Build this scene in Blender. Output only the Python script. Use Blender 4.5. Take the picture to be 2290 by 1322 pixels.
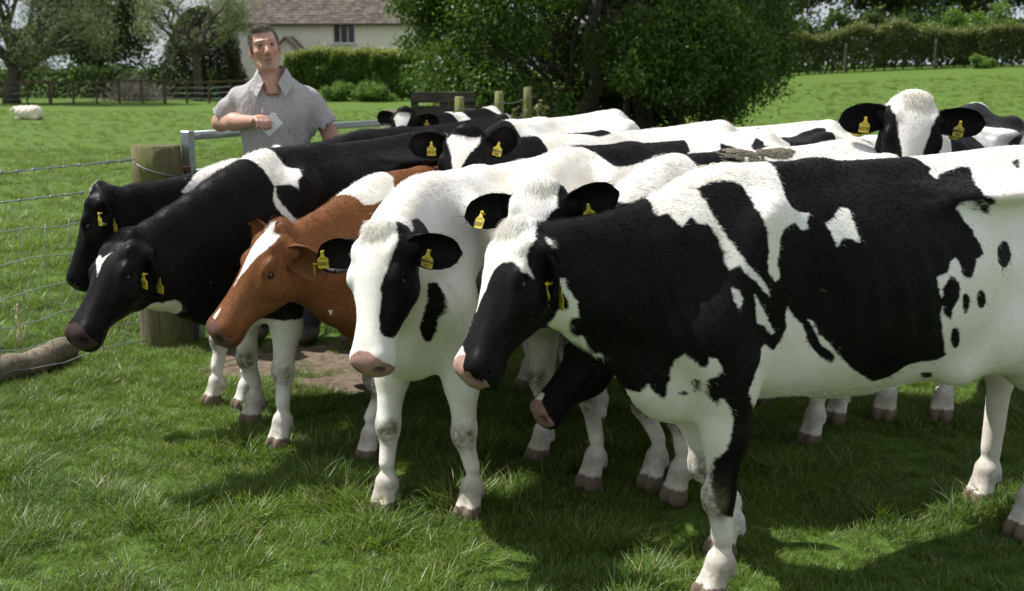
import bpy, math, random, os
import numpy as np
from mathutils import Vector, Matrix

for _o in list(bpy.data.objects):
    bpy.data.objects.remove(_o, do_unlink=True)
scene = bpy.context.scene
C = scene.collection
R = math.radians

# ------------------------------------------------------------------ camera
CAM_H, PITCH = 1.6, R(11.57)
cam_data = bpy.data.cameras.new("camera")
cam = bpy.data.objects.new("camera", cam_data)
C.objects.link(cam)
cam.location = (0, 0, CAM_H)
cam.rotation_euler = (math.pi / 2 - PITCH, 0, 0)
cam_data.lens, cam_data.sensor_width = 40.0, 36.0
cam_data.clip_end = 2000
cam_data.dof.use_dof = True
cam_data.dof.focus_distance = 3.6
cam_data.dof.aperture_fstop = 5.2
scene.camera = cam

# ------------------------------------------------------------------ sky, sun, exposure
SUN_EL, SUN_AZ = R(56), R(-70)      # azimuth measured from +Y (away from the camera) towards +X
w = bpy.data.worlds.new("World"); scene.world = w; w.use_nodes = True
nt = w.node_tree; nt.nodes.clear()
out = nt.nodes.new("ShaderNodeOutputWorld"); bg = nt.nodes.new("ShaderNodeBackground")
sky = nt.nodes.new("ShaderNodeTexSky"); sky.sky_type = 'NISHITA'; sky.sun_disc = False
sky.sun_elevation, sky.sun_rotation = SUN_EL, SUN_AZ
sky.air_density, sky.dust_density, sky.ozone_density = 1.0, .6, 1.0
tc = nt.nodes.new("ShaderNodeTexCoord"); mp = nt.nodes.new("ShaderNodeMapping"); mp.inputs['Scale'].default_value = (1, 1, 3.0)
nz = nt.nodes.new("ShaderNodeTexNoise"); nz.inputs['Scale'].default_value = 2.2; nz.inputs['Detail'].default_value = 7; nz.inputs['Roughness'].default_value = .55
rmp = nt.nodes.new("ShaderNodeMapRange"); rmp.inputs['From Min'].default_value = .24; rmp.inputs['From Max'].default_value = .46
mixw = nt.nodes.new("ShaderNodeMix"); mixw.data_type = 'RGBA'
mixw.inputs['B'].default_value = (7.6, 8.2, 9.0, 1)
nt.links.new(tc.outputs['Generated'], mp.inputs['Vector']); nt.links.new(mp.outputs['Vector'], nz.inputs['Vector'])
nt.links.new(nz.outputs['Fac'], rmp.inputs['Value']); nt.links.new(rmp.outputs['Result'], mixw.inputs['Factor'])
nt.links.new(sky.outputs['Color'], mixw.inputs['A']); nt.links.new(mixw.outputs['Result'], bg.inputs['Color'])
bg.inputs['Strength'].default_value = 0.062
nt.links.new(bg.outputs['Background'], out.inputs['Surface'])
sun_l = bpy.data.lights.new("sun", 'SUN'); sun_l.energy = 5.0; sun_l.angle = R(0.6); sun_l.color = (1.0, .97, .93)
sun = bpy.data.objects.new("sun", sun_l); C.objects.link(sun)
SUN_DIR = Vector((math.sin(SUN_AZ) * math.cos(SUN_EL), math.cos(SUN_AZ) * math.cos(SUN_EL), math.sin(SUN_EL)))
sun.rotation_euler = SUN_DIR.to_track_quat('Z', 'Y').to_euler()
sun.location = (-10, 20, 30)
scene.view_settings.view_transform = 'Standard'; scene.view_settings.look = 'None'
scene.view_settings.exposure = 0.43; scene.view_settings.gamma = 1.0
scene.cycles.max_bounces = 6; scene.cycles.transparent_max_bounces = 8
scene.cycles.use_denoising = True
scene.cycles_curves.shape = 'RIBBONS'

# ------------------------------------------------------------------ terrain height
def sstep(a, b, x):
    t = np.clip((np.asarray(x, dtype=float) - a) / (b - a), 0, 1)
    return t * t * (3 - 2 * t)
def ground_z(x, y):
    x = np.asarray(x, dtype=float); y = np.asarray(y, dtype=float)
    rise = sstep(9, 60, y) * sstep(-12, 20, x - 0.10 * y) * 1.5
    far = sstep(70, 400, y) * -3.0
    dip = -0.25 * sstep(12, 30, y) * (1 - sstep(-2, 14, x))
    return rise + far + dip

# ------------------------------------------------------------------ helpers
def tag(o, label=None, cat=None, group=None, kind=None):
    if label: o["label"] = label
    if cat: o["category"] = cat
    if group: o["group"] = group
    if kind: o["kind"] = kind
    return o
def link(o, parent=None):
    C.objects.link(o)
    if parent is not None: o.parent = parent
    return o
def mesh_obj(name, verts, faces, mat=None, parent=None, smooth=False, attrs=None, loc=None):
    """faces: (n,3)/(n,4) array or list of lists"""
    me = bpy.data.meshes.new(name)
    verts = np.asarray(verts, dtype=np.float32).reshape(-1, 3)
    if isinstance(faces, np.ndarray):
        n, k = faces.shape
        me.vertices.add(len(verts)); me.vertices.foreach_set("co", verts.ravel())
        me.loops.add(n * k); me.loops.foreach_set("vertex_index", faces.astype(np.int32).ravel())
        me.polygons.add(n); me.polygons.foreach_set("loop_start", np.arange(0, n * k, k, dtype=np.int32))
        me.update(calc_edges=True)
    else:
        me.from_pydata([tuple(v) for v in verts], [], [tuple(f) for f in faces]); me.update()
    if smooth and len(me.polygons):
        me.polygons.foreach_set("use_smooth", np.ones(len(me.polygons), dtype=bool))
    if attrs:
        for an, av in attrs.items():
            at = me.attributes.new(an, 'FLOAT', 'POINT'); at.data.foreach_set("value", np.asarray(av, dtype=np.float32))
    o = bpy.data.objects.new(name, me)
    if mat: me.materials.append(mat)
    if loc is not None: o.location = loc
    return link(o, parent)
class MB:
    """collects boxes, tubes and prisms into one mesh"""
    def __init__(s): s.v = []; s.f = []
    def add(s, v, f):
        b = len(s.v); s.v += [tuple(p) for p in v]; s.f += [tuple(i + b for i in q) for q in f]
    def box(s, c, d, rz=0.0, rx=0.0, ry=0.0, bev=0.0):
        m = Matrix.Translation(c) @ Matrix.Rotation(rz, 4, 'Z') @ Matrix.Rotation(ry, 4, 'Y') @ Matrix.Rotation(rx, 4, 'X')
        x, y, z = d[0] / 2, d[1] / 2, d[2] / 2
        b = min(bev, x * .8, y * .8, z * .8)
        if b <= 0:
            v = [m @ Vector(p) for p in [(-x,-y,-z),(x,-y,-z),(x,y,-z),(-x,y,-z),(-x,-y,z),(x,-y,z),(x,y,z),(-x,y,z)]]
            s.add(v, [(0,3,2,1),(4,5,6,7),(0,1,5,4),(1,2,6,5),(2,3,7,6),(3,0,4,7)])
        else:
            v = []
            for zz, e in ((-z, b), (-z + b, 0), (z - b, 0), (z, b)):
                for px, py in ((-x + e, -y + e), (x - e, -y + e), (x - e, y - e), (-x + e, y - e)):
                    v.append(m @ Vector((px, py, zz)))
            f = [(3, 2, 1, 0), (12, 13, 14, 15)]
            for k in range(3):
                for i in range(4):
                    j = (i + 1) % 4; f.append((k*4+i, k*4+j, k*4+4+j, k*4+4+i))
            s.add(v, f)
    def tube(s, pts, rad, n=8, cap=True):
        pts = [Vector(p) for p in pts]
        if not hasattr(rad, '__len__'): rad = [rad] * len(pts)
        rings = []; up = Vector((0, 0, 1))
        prev = None
        for i, p in enumerate(pts):
            d = (pts[min(i + 1, len(pts) - 1)] - pts[max(i - 1, 0)])
            d = d.normalized() if d.length > 1e-9 else Vector((0, 0, 1))
            if prev is None:
                a = d.cross(up if abs(d.z) < .95 else Vector((1, 0, 0))).normalized()
            else:
                a = (prev - d * prev.dot(d)).normalized()
            prev = a; b = d.cross(a)
            rings.append([p + (a * math.cos(t) + b * math.sin(t)) * rad[i] for t in [2 * math.pi * k / n for k in range(n)]])
        v = [q for r in rings for q in r]; f = []
        for i in range(len(rings) - 1):
            for k in range(n):
                k2 = (k + 1) % n; f.append((i*n+k, i*n+k2, (i+1)*n+k2, (i+1)*n+k))
        if cap:
            f.append(tuple(reversed(range(n)))); f.append(tuple((len(rings)-1)*n + k for k in range(n)))
        s.add(v, f)
    def build(s, name, mat, parent=None, smooth=False):
        return mesh_obj(name, s.v, s.f, mat, parent, smooth)
def empty(name, loc=(0, 0, 0), rz=0.0):
    o = bpy.data.objects.new(name, None); o.empty_display_size = .2
    o.location = loc; o.rotation_euler = (0, 0, rz)
    return link(o)

# ------------------------------------------------------------------ node helper
class NT:
    def __init__(s, name):
        s.m = bpy.data.materials.new(name); s.m.use_nodes = True
        s.t = s.m.node_tree; s.t.nodes.clear()
        s.out = s.t.nodes.new("ShaderNodeOutputMaterial")
        s.b = s.t.nodes.new("ShaderNodeBsdfPrincipled")
        s.t.links.new(s.b.outputs[0], s.out.inputs['Surface'])
    def n(s, kind, **kw):
        nd = s.t.nodes.new("ShaderNode" + kind)
        for k, v in kw.items():
            if k.startswith('_'): setattr(nd, k[1:], v)
            else:
                key = k.replace('__', ' ')
                s.set(nd.inputs[key], v)
        return nd
    def set(s, sock, v):
        if isinstance(v, bpy.types.NodeSocket): s.t.links.new(v, sock)
        else:
            if hasattr(sock.default_value, '__len__') and hasattr(v, '__len__') and len(v) == 3 and len(sock.default_value) == 4: v = (*v, 1)
            sock.default_value = v
    def noise(s, scale, detail=4, rough=.5, vec=None, dist=0.0):
        nd = s.n("TexNoise", Scale=scale, Detail=detail, Roughness=rough, Distortion=dist)
        if vec is not None: s.set(nd.inputs['Vector'], vec)
        return nd.outputs['Fac']
    def coord(s, which='Object'): return s.n("TexCoord").outputs[which]
    def mapping(s, vec, scale=(1, 1, 1), loc=(0, 0, 0), rot=(0, 0, 0)):
        nd = s.n("Mapping"); s.set(nd.inputs['Vector'], vec); nd.inputs['Scale'].default_value = scale
        nd.inputs['Location'].default_value = loc; nd.inputs['Rotation'].default_value = rot
        return nd.outputs[0]
    def rng(s, v, a, b, c=0.0, d=1.0, smooth=False):
        nd = s.n("MapRange"); s.set(nd.inputs['Value'], v)
        if smooth: nd.interpolation_type = 'SMOOTHSTEP'
        for k, q in (('From Min', a), ('From Max', b), ('To Min', c), ('To Max', d)): s.set(nd.inputs[k], q)
        return nd.outputs[0]
    def math(s, op, a, b=0.0, c=None):
        nd = s.n("Math", _operation=op); s.set(nd.inputs[0], a); s.set(nd.inputs[1], b)
        if c is not None: s.set(nd.inputs[2], c)
        return nd.outputs[0]
    def mix(s, f, a, b, blend='MIX'):
        nd = s.n("Mix", _data_type='RGBA', _blend_type=blend)
        s.set(nd.inputs['Factor'], f); s.set(nd.inputs['A'], a); s.set(nd.inputs['B'], b)
        return nd.outputs['Result']
    def attr(s, name, out='Fac'): return s.n("Attribute", _attribute_name=name).outputs[out]
    def ramp(s, f, stops):
        nd = s.n("ValToRGB"); s.set(nd.inputs[0], f); e = nd.color_ramp.elements
        while len(e) > 1: e.remove(e[-1])
        for i, (p, c) in enumerate(stops):
            el = e[0] if i == 0 else e.new(p)
            el.position = p; el.color = (*c, 1)
        return nd.outputs[0]
    def bump(s, h, strength=.3, dist=.01):
        nd = s.n("Bump", Strength=strength, Distance=dist); s.set(nd.inputs['Height'], h)
        s.t.links.new(nd.outputs[0], s.b.inputs['Normal'])
    def col(s, c): s.set(s.b.inputs['Base Color'], c)
    def p(s, **kw):
        for k, v in kw.items(): s.set(s.b.inputs[k.replace('__', ' ')], v)
        return s
def simple(name, c, rough=.7, var=.25, scale=8.0, bump=.2, metal=0.0, spec=.4, coord='Object'):
    k = NT(name); v = k.coord(coord)
    f = k.noise(scale, 6, .6, v)
    dark = tuple(q * (1 - var) for q in c); lite = tuple(min(1, q * (1 + var)) for q in c)
    k.col(k.ramp(f, [(.3, dark), (.7, lite)])); k.p(Roughness=rough, Metallic=metal); k.b.inputs['Specular IOR Level'].default_value = spec
    if bump: k.bump(k.noise(scale * 5, 5, .6, v), bump, .005)
    return k.m

# ------------------------------------------------------------------ implicit surfaces (numpy)
class Field:
    """signed-distance grid: primitives are blended in only near their own box"""
    def __init__(s, lo, hi, h):
        s.lo = np.array(lo, float); s.h = h
        s.n = np.ceil((np.array(hi) - s.lo) / h).astype(int) + 1
        s.ax = [(s.lo[i] + h * np.arange(s.n[i])).astype(np.float32) for i in range(3)]
        s.F = np.full(s.n, 0.3, np.float32)
    def _box(s, lo, hi):
        a = np.clip(np.floor((np.array(lo) - s.lo) / s.h).astype(int), 0, s.n - 1)
        b = np.clip(np.ceil((np.array(hi) - s.lo) / s.h).astype(int) + 1, 1, s.n)
        sl = tuple(slice(i, max(j, i + 1)) for i, j in zip(a, b))
        X = s.ax[0][sl[0]][:, None, None]; Y = s.ax[1][sl[1]][None, :, None]; Z = s.ax[2][sl[2]][None, None, :]
        return sl, X, Y, Z
    def blend(s, sl, d, k, sub=False):
        A = s.F[sl]
        if sub:
            d = -d
            if k > 0:
                hh = np.maximum(k - np.abs(A - d), 0) / k; s.F[sl] = np.maximum(A, d) + hh * hh * k * .25
            else: s.F[sl] = np.maximum(A, d)
        elif k > 0:
            hh = np.maximum(k - np.abs(A - d), 0) / k; s.F[sl] = np.minimum(A, d) - hh * hh * k * .25
        else: s.F[sl] = np.minimum(A, d)
    def cone(s, a, b, ra, rb, k=.03, sub=False):
        a = np.array(a, float); b = np.array(b, float); m = max(ra, rb) + k + s.h * 2
        sl, X, Y, Z = s._box(np.minimum(a, b) - m, np.maximum(a, b) + m)
        ba = b - a; L = max(ba @ ba, 1e-9)
        px, py, pz = X - a[0], Y - a[1], Z - a[2]
        t = np.clip((px * ba[0] + py * ba[1] + pz * ba[2]) / L, 0, 1)
        d = np.sqrt((px - t * ba[0]) ** 2 + (py - t * ba[1]) ** 2 + (pz - t * ba[2]) ** 2) - (ra + (rb - ra) * t)
        s.blend(sl, d.astype(np.float32), k, sub)
    def ell(s, c, r, k=.03, M=None, sub=False):
        """M: 3x3 rows = ellipsoid axes"""
        c = np.array(c, float); r = np.array(r, float); m = (max(r) if M is not None else r) + k + s.h * 2
        sl, X, Y, Z = s._box(c - m, c + m)
        px, py, pz = X - c[0], Y - c[1], Z - c[2]
        if M is not None:
            q = [px * M[i][0] + py * M[i][1] + pz * M[i][2] for i in range(3)]
        else: q = [px, py, pz]
        k0 = np.sqrt((q[0] / r[0]) ** 2 + (q[1] / r[1]) ** 2 + (q[2] / r[2]) ** 2) + 1e-6
        k1 = np.sqrt((q[0] / r[0] ** 2) ** 2 + (q[1] / r[1] ** 2) ** 2 + (q[2] / r[2] ** 2) ** 2) + 1e-6
        s.blend(sl, (k0 * (k0 - 1) / k1).astype(np.float32), k, sub)
    def eseg(s, a, b, up, A, B, k=.05):
        """elliptic tapered segment; A,B = (half height, half width)"""
        a = np.array(a, float); b = np.array(b, float); m = max(*A, *B) + k + s.h * 2
        sl, X, Y, Z = s._box(np.minimum(a, b) - m, np.maximum(a, b) + m)
        d = b - a; L = np.linalg.norm(d); d /= L
        up = np.array(up, float); up = up - d * (up @ d); up /= np.linalg.norm(up); la = np.cross(up, d)
        px, py, pz = X - a[0], Y - a[1], Z - a[2]
        t0 = (px * d[0] + py * d[1] + pz * d[2]); t = np.clip(t0 / L, 0, 1); e = t0 - t * L
        u = px * up[0] + py * up[1] + pz * up[2]; v = px * la[0] + py * la[1] + pz * la[2]
        hh = A[0] + (B[0] - A[0]) * t; ww = A[1] + (B[1] - A[1]) * t
        mn = np.minimum(hh, ww)
        q = np.sqrt((u / hh) ** 2 + (v / ww) ** 2 + (e / mn) ** 2) + 1e-6
        g = np.sqrt((u / hh ** 2) ** 2 + (v / ww ** 2) ** 2 + (e / mn ** 2) ** 2) + 1e-6
        s.blend(sl, (q * (q - 1) / g).astype(np.float32), k)
    def loft(s, o, ax, up, st, k=.04, pt=2.0, pb=2.0, taper_b=0.0, taper_t=0.0):
        """st rows: (s, top, bottom, half width); section superelliptic, pt/pb exponents of upper/lower half"""
        st = np.array(st, float); o = np.array(o, float); ax = np.array(ax, float); up = np.array(up, float); la = np.cross(up, ax)
        P = []
        for r in st:
            for zz in (r[1], r[2]):
                for ww in (-r[3], r[3]): P.append(o + ax * r[0] + up * zz + la * ww)
        P = np.array(P); m = k + s.h * 2
        sl, X, Y, Z = s._box(P.min(0) - m, P.max(0) + m)
        px, py, pz = X - o[0], Y - o[1], Z - o[2]
        t = px * ax[0] + py * ax[1] + pz * ax[2]; u = px * up[0] + py * up[1] + pz * up[2]; v = px * la[0] + py * la[1] + pz * la[2]
        tcl = np.clip(t, st[0, 0], st[-1, 0]); e = np.abs(t - tcl)
        f = np.linspace(st[0, 0], st[-1, 0], 240)
        def cub(col):
            # smooth (monotone-ish) interpolation of the stations
            xs, ys = st[:, 0], st[:, col]; mm = np.gradient(ys, xs)
            i = np.clip(np.searchsorted(xs, f) - 1, 0, len(xs) - 2); hh = xs[i + 1] - xs[i]; q = (f - xs[i]) / hh
            return (2*q**3-3*q**2+1)*ys[i] + (q**3-2*q**2+q)*hh*mm[i] + (-2*q**3+3*q**2)*ys[i+1] + (q**3-q**2)*hh*mm[i+1]
        idx = np.clip(((tcl - f[0]) / (f[-1] - f[0]) * 239), 0, 239)
        i0 = np.clip(idx.astype(np.int32), 0, 238); fr = (idx - i0).astype(np.float32)
        def g(col):
            c = cub(col).astype(np.float32); return c[i0] * (1 - fr) + c[i0 + 1] * fr
        tp, bt, wd = g(1), g(2), np.maximum(g(3), .004)
        zc = (tp + bt) * .5; hh = np.maximum((tp - bt) * .5, .004)
        q = (u - zc) / hh
        wd = wd * (1 - taper_b * np.clip(-q, 0, 1.2) ** 2 - taper_t * np.clip(q, 0, 1.2) ** 2)
        p = np.where(q > 0, pt, pb)
        nr = (np.abs(q) ** p + np.abs(v / wd) ** p + 1e-9) ** (1 / p)
        d = (nr - 1) * np.minimum(hh, wd)
        d = np.where(e > 0, np.sqrt(np.maximum(d, 0) ** 2 + e ** 2) + np.minimum(d, 0) * 0, d)
        s.blend(sl, d.astype(np.float32), k)
    def mesh(s, smooth=2):
        F = s.F; n = s.n; S = F < 0
        c = [(0,0,0),(1,0,0),(0,1,0),(1,1,0),(0,0,1),(1,0,1),(0,1,1),(1,1,1)]
        cnt = np.zeros(n - 1, np.int8)
        for dx, dy, dz in c: cnt += S[dx:n[0]-1+dx, dy:n[1]-1+dy, dz:n[2]-1+dz]
        act = np.argwhere((cnt > 0) & (cnt < 8))
        vid = np.full(n - 1, -1, np.int32); vid[act[:, 0], act[:, 1], act[:, 2]] = np.arange(len(act))
        val = np.stack([F[act[:, 0]+dx, act[:, 1]+dy, act[:, 2]+dz] for dx, dy, dz in c], 1)
        pos = np.zeros((len(act), 3)); num = np.zeros(len(act))
        ca = np.array(c, float)
        for i in range(8):
            for j in range(i + 1, 8):
                if np.abs(ca[i] - ca[j]).sum() != 1: continue
                a, b = val[:, i], val[:, j]; mk = (a < 0) != (b < 0)
                t = np.where(mk, a / np.where(mk, a - b, 1), 0)
                pos += mk[:, None] * (ca[i] + t[:, None] * (ca[j] - ca[i])); num += mk
        V = s.lo + (act + pos / num[:, None]) * s.h
        Q = []
        for axis in range(3):
            o1, o2 = [(1, 2), (2, 0), (0, 1)][axis]
            sl0 = [slice(1, n[i] - 1) for i in range(3)]; sl0[axis] = slice(0, n[axis] - 1)
            sl1 = list(sl0); sl1[axis] = slice(1, n[axis])
            A = S[tuple(sl0)]; B = S[tuple(sl1)]
            e = np.argwhere(A != B)
            fl = A[e[:, 0], e[:, 1], e[:, 2]]
            for i in range(3):
                if i != axis: e[:, i] += 1
            def cell(d1, d2):
                q = e.copy(); q[:, o1] -= d1; q[:, o2] -= d2; return vid[q[:, 0], q[:, 1], q[:, 2]]
            q = np.stack([cell(1, 1), cell(0, 1), cell(0, 0), cell(1, 0)], 1)
            q[~fl] = q[~fl][:, ::-1]
            Q.append(q)
        Q = np.concatenate(Q)
        V = lap(V, Q, smooth)
        return V, Q
def lap(V, Q, it, lam=.55):
    e = np.concatenate([Q[:, [i, (i + 1) % Q.shape[1]]] for i in range(Q.shape[1])])
    nv = len(V); deg = np.bincount(e.ravel(), minlength=nv).astype(float)
    for _ in range(it):
        S = np.stack([np.bincount(e[:, 0], V[e[:, 1], i], nv) + np.bincount(e[:, 1], V[e[:, 0], i], nv) for i in range(3)], 1)
        V = V + lam * (S / np.maximum(deg, 1)[:, None] - V)
    return V
def vnormals(V, Q):
    a = V[Q[:, 2]] - V[Q[:, 0]]; b = V[Q[:, 3 % Q.shape[1]]] - V[Q[:, 1]]
    fn = np.cross(a, b)
    N = np.stack([np.bincount(Q.ravel(), np.repeat(fn[:, i], Q.shape[1]), len(V)) for i in range(3)], 1)
    return N / (np.linalg.norm(N, axis=1, keepdims=True) + 1e-12)
def poly_sd(P, poly):
    """signed distance to polygon, positive inside; P (n,2)"""
    poly = np.asarray(poly, float); n = len(poly)
    d2 = np.full(len(P), 1e9); ins = np.zeros(len(P), bool)
    for i in range(n):
        a, b = poly[i], poly[(i + 1) % n]; ab = b - a
        ap = P - a; t = np.clip((ap @ ab) / max(ab @ ab, 1e-12), 0, 1)
        q = ap - t[:, None] * ab; d2 = np.minimum(d2, (q * q).sum(1))
        cr = (a[1] > P[:, 1]) != (b[1] > P[:, 1])
        xi = a[0] + (P[:, 1] - a[1]) / (ab[1] if abs(ab[1]) > 1e-12 else 1e-12) * ab[0]
        ins ^= cr & (P[:, 0] < xi)
    return np.where(ins, 1, -1) * np.sqrt(d2)
def vn(v):
    v = np.array(v, float); return v / np.linalg.norm(v)
# ------------------------------------------------------------------ cattle
HEAD_ST = [(-.045, -.050, -.090, .035), (-.025, -.014, -.118, .072), (.01, .002, -.14, .092), (.06, .012, -.165, .098), (.11, .013, -.200, .104), (.165, .006, -.230, .102),
           (.21, -.004, -.236, .092), (.26, -.015, -.219, .080), (.315, -.024, -.192, .071), (.365, -.030, -.177, .071),
           (.41, -.035, -.177, .077), (.445, -.040, -.181, .081), (.472, -.049, -.177, .076), (.490, -.068, -.160, .058), (.500, -.096, -.135, .026)]
TORSO_ST = [(-1.37, 1.12, .98, .035), (-1.345, 1.19, .90, .10), (-1.28, 1.235, .84, .165), (-1.18, 1.262, .78, .205), (-1.05, 1.272, .715, .235), (-.92, 1.258, .64, .262),
            (-.75, 1.243, .585, .292), (-.55, 1.238, .560, .295), (-.35, 1.242, .560, .272), (-.15, 1.252, .570, .222), (0.0, 1.245, .575, .190),
            (.12, 1.200, .585, .168), (.22, 1.130, .605, .145), (.30, 1.04, .64, .108), (.345, .95, .70, .05)]
class Cow: pass
def build_cow(name, pos, head_deg, scale, poll, face_dir, brow, feet=None, h=.01, ears=None, neck_sag=.0, neck_ctrl=None, hips=1.0, fat=1.0, hz_=None, nf=1.0):
    """poll: world point; face_dir: world direction poll->muzzle; brow: world direction the forehead looks"""
    a = R(head_deg)
    M = Matrix.Translation((pos[0], pos[1], pos[2] if len(pos) > 2 else 0.0)) @ Matrix.Rotation(a, 4, 'Z') @ Matrix.Scale(scale, 4)
    Mi = M.inverted(); R3 = Mi.to_3x3()
    hz = hz_ or min(max(Vector(face_dir).length / scale / .492, .86), 1.06)
    P = np.array(Mi @ Vector(poll)); d = vn(R3 @ Vector(face_dir)); n = np.array(R3 @ Vector(brow)); n = vn(n - d * (n @ d)); la = np.cross(n, d)
    hp = lambda s, l, q: P + (d * s + la * l + n * q) * hz
    ft = {'fl': (.075, .13), 'fr': (.075, -.13), 'hl': (-1.12, .14), 'hr': (-1.12, -.14)}
    if feet:
        for k, v in feet.items():
            q = Mi @ Vector((v[0], v[1], 0)); ft[k] = (q.x, q.y)
    lo = np.array([-1.5, -.42, -.03]); hi = np.array([.5, .42, 1.36])
    for q in (hp(-.05, .13, .05), hp(-.05, -.13, .05), hp(.52, .1, 0), hp(.52, -.1, 0), hp(.2, .1, -.26), hp(.2, -.1, -.26), hp(.0, .1, -.2), hp(.0, -.1, -.2)):
        lo = np.minimum(lo, q - .03); hi = np.maximum(hi, q + .03)
    for k, v in ft.items():
        lo[:2] = np.minimum(lo[:2], np.array(v) - .12); hi[:2] = np.maximum(hi[:2], np.array(v) + .14)
    f = Field(lo, hi, h)
    ts = [list(r) for r in TORSO_ST]
    for r in ts: r[3] *= fat
    f.loft((0, 0, 0), (1, 0, 0), (0, 0, 1), ts, .04, pt=2.0, pb=2.25, taper_t=.16)
    # spine ridge, withers, tail head
    f.cone((-1.2, 0, 1.235), (-.3, 0, 1.205), .038, .04, .07); f.cone((-.3, 0, 1.205), (.1, 0, 1.185), .04, .045, .08)
    f.cone((-1.2, 0, 1.24), (-1.37, 0, 1.19), .035, .032, .06)
    # tail
    f.cone((-1.37, 0, 1.19), (-1.425, .01, 1.02), .03, .024, .03); f.cone((-1.425, .01, 1.02), (-1.42, .02, .62), .024, .017, .02); f.cone((-1.42, .02, .62), (-1.41, .03, .42), .026, .034, .02)
    for sd in (-1, 1):
        f.ell((-1.0, sd * .208, 1.19), (.07, .05, .048), .05)                         # hook bones
        f.ell((-1.31, sd * .095, 1.135), (.05, .04, .05), .05)                           # pin bones
        f.ell((-.83, sd * .20, 1.165), (.20, .075, .028), .07)         # edge of the short ribs
        f.ell((-.86, sd * .318, 1.065), (.13, .06, .07), .07, sub=True)                 # flank hollow
        f.ell((-1.08, sd * .15, .95), (.19, .095, .25), .09)                             # thigh
        f.ell((-1.2, sd * .13, .86), (.10, .075, .20), .07)
        Ms = [(math.cos(.45), 0, math.sin(.45)), (0, 1, 0), (-math.sin(.45), 0, math.cos(.45))]
        f.ell((.045, sd * .145, .97), (.095, .062, .23), .07, M=Ms)                      # shoulder blade
        f.cone((.0, sd * .170, 1.13), (.12, sd * .182, .89), .020, .028, .045)
        f.ell((.16, sd * .130, .83), (.09, .068, .09), .06)                             # point of shoulder
        f.ell((-.13, sd * .246, .86), (.05, .045, .22), .08, sub=True)                  # girth behind the shoulder
        # fore leg
        fx, fy = ft['fl' if sd > 0 else 'fr']
        el = np.array((.065, sd * .140, .70)); ff = np.array((fx, fy, 0.0))
        kn = el * .42 + ff * .58; kn[2] = .330; kn[0] += .012
        fe = np.array((fx - .014, fy, .128))
        f.cone((.15, sd * .135, .82), el + (.02, 0, -.02), .098, .082, .06)
        f.cone(el + (.02, 0, .03), el * .5 + kn * .5, .086, .060, .06)
        f.cone(el * .5 + kn * .5, kn + (-.004, 0, .03), .060, .043, .045)
        f.ell(kn, (.047, .047, .058), .026); f.ell(kn + (.021, 0, -.002), (.029, .037, .043), .016)
        f.cone(kn + (-.004, 0, -.03), fe + (0, 0, .07), .034, .029, .026)
        f.cone(kn + (-.028, 0, -.04), fe + (-.022, 0, .05), .017, .017, .016)
        f.ell(fe, (.038, .041, .042), .022); f.ell(fe + (-.022, 0, -.012), (.024, .032, .028), .022)
        for e in (-1, 1):
            f.cone(fe + (.006, e * .010, -.01), (fx + .014, fy + e * .020, .055), .031, .030, .016)
            f.ell((fx + .022, fy + e * .0235, .026), (.050, .026, .046), .008)
            f.ell(fe + (-.034, e * .020, -.040), (.012, .012, .016), .018)
        # hind leg
        fx, fy = ft['hl' if sd > 0 else 'hr']
        ff = np.array((fx, fy, 0.0)); dx = fx + 1.12
        st = np.array((-.90 + dx * .15, sd * .185, .74)); hk = np.array((-1.195 + dx * .62, sd * .145 * .45 + fy * .55, .50))
        f.cone((-1.03, sd * .15, .98), st, .15, .115, .09)
        f.cone((-1.2, sd * .13, .88), hk + (0, 0, .10), .105, .05, .08)
        f.cone(st, st * .45 + hk * .55, .115, .075, .08); f.cone(st * .45 + hk * .55, hk, .075, .048, .06)
        f.ell(hk, (.058, .042, .065), .035); f.cone(hk + (-.045, 0, .045), hk + (-.02, 0, -.05), .026, .03, .03)
        fe = np.array((fx - .014, fy, .138))
        f.cone(hk + (.0, 0, -.04), fe + (0, 0, .07), .036, .030, .03); f.cone(hk + (-.03, 0, -.05), fe + (-.022, 0, .05), .022, .02, .03)
        f.ell(fe, (.043, .043, .043), .025); f.ell(fe + (-.022, 0, -.012), (.024, .032, .028), .022)
        for e in (-1, 1):
            f.cone(fe + (.006, e * .010, -.01), (fx + .014, fy + e * .020, .055), .031, .030, .016)
            f.ell((fx + .022, fy + e * .0235, .026), (.050, .026, .046), .008)
            f.ell(fe + (-.034, e * .020, -.040), (.012, .012, .016), .018)
    # flank fold between stifle and belly, navel, small udder
    for sd in (-1, 1): f.cone((-.93, sd * .20, .80), (-.72, sd * .20, .64), .045, .05, .09)
    f.ell((-.95, 0, .66), (.11, .10, .07), .08); f.cone((-.55, 0, .565), (-.35, 0, .575), .03, .03, .07)
    # neck
    b0 = np.array((.02, 0, .985)); e0 = hp(.082, 0, -.108)
    c0 = np.array((.27, 0, 1.00)) if neck_ctrl is None else np.array(Mi @ Vector(neck_ctrl))
    c0 = c0 - (0, 0, neck_sag); L = 9; T = np.linspace(0, 1, L)
    cv = [(1 - t) ** 2 * b0 + 2 * t * (1 - t) * c0 + t * t * e0 for t in T]
    hh = np.interp(T, [0, .3, .6, .85, 1], [.26, .23, .18, .138, .108]); ww = np.interp(T, [0, .3, .6, .85, 1], [.17, .135, .105, .092, .085])
    for i in range(L): cv[i] = cv[i] - np.array((0, 0, hh[i] * (nf - 1) * min(1, i / 2.0)))
    hh = hh * (1 + (nf - 1) * np.clip(np.arange(L) / 2.0, 0, 1))
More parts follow.
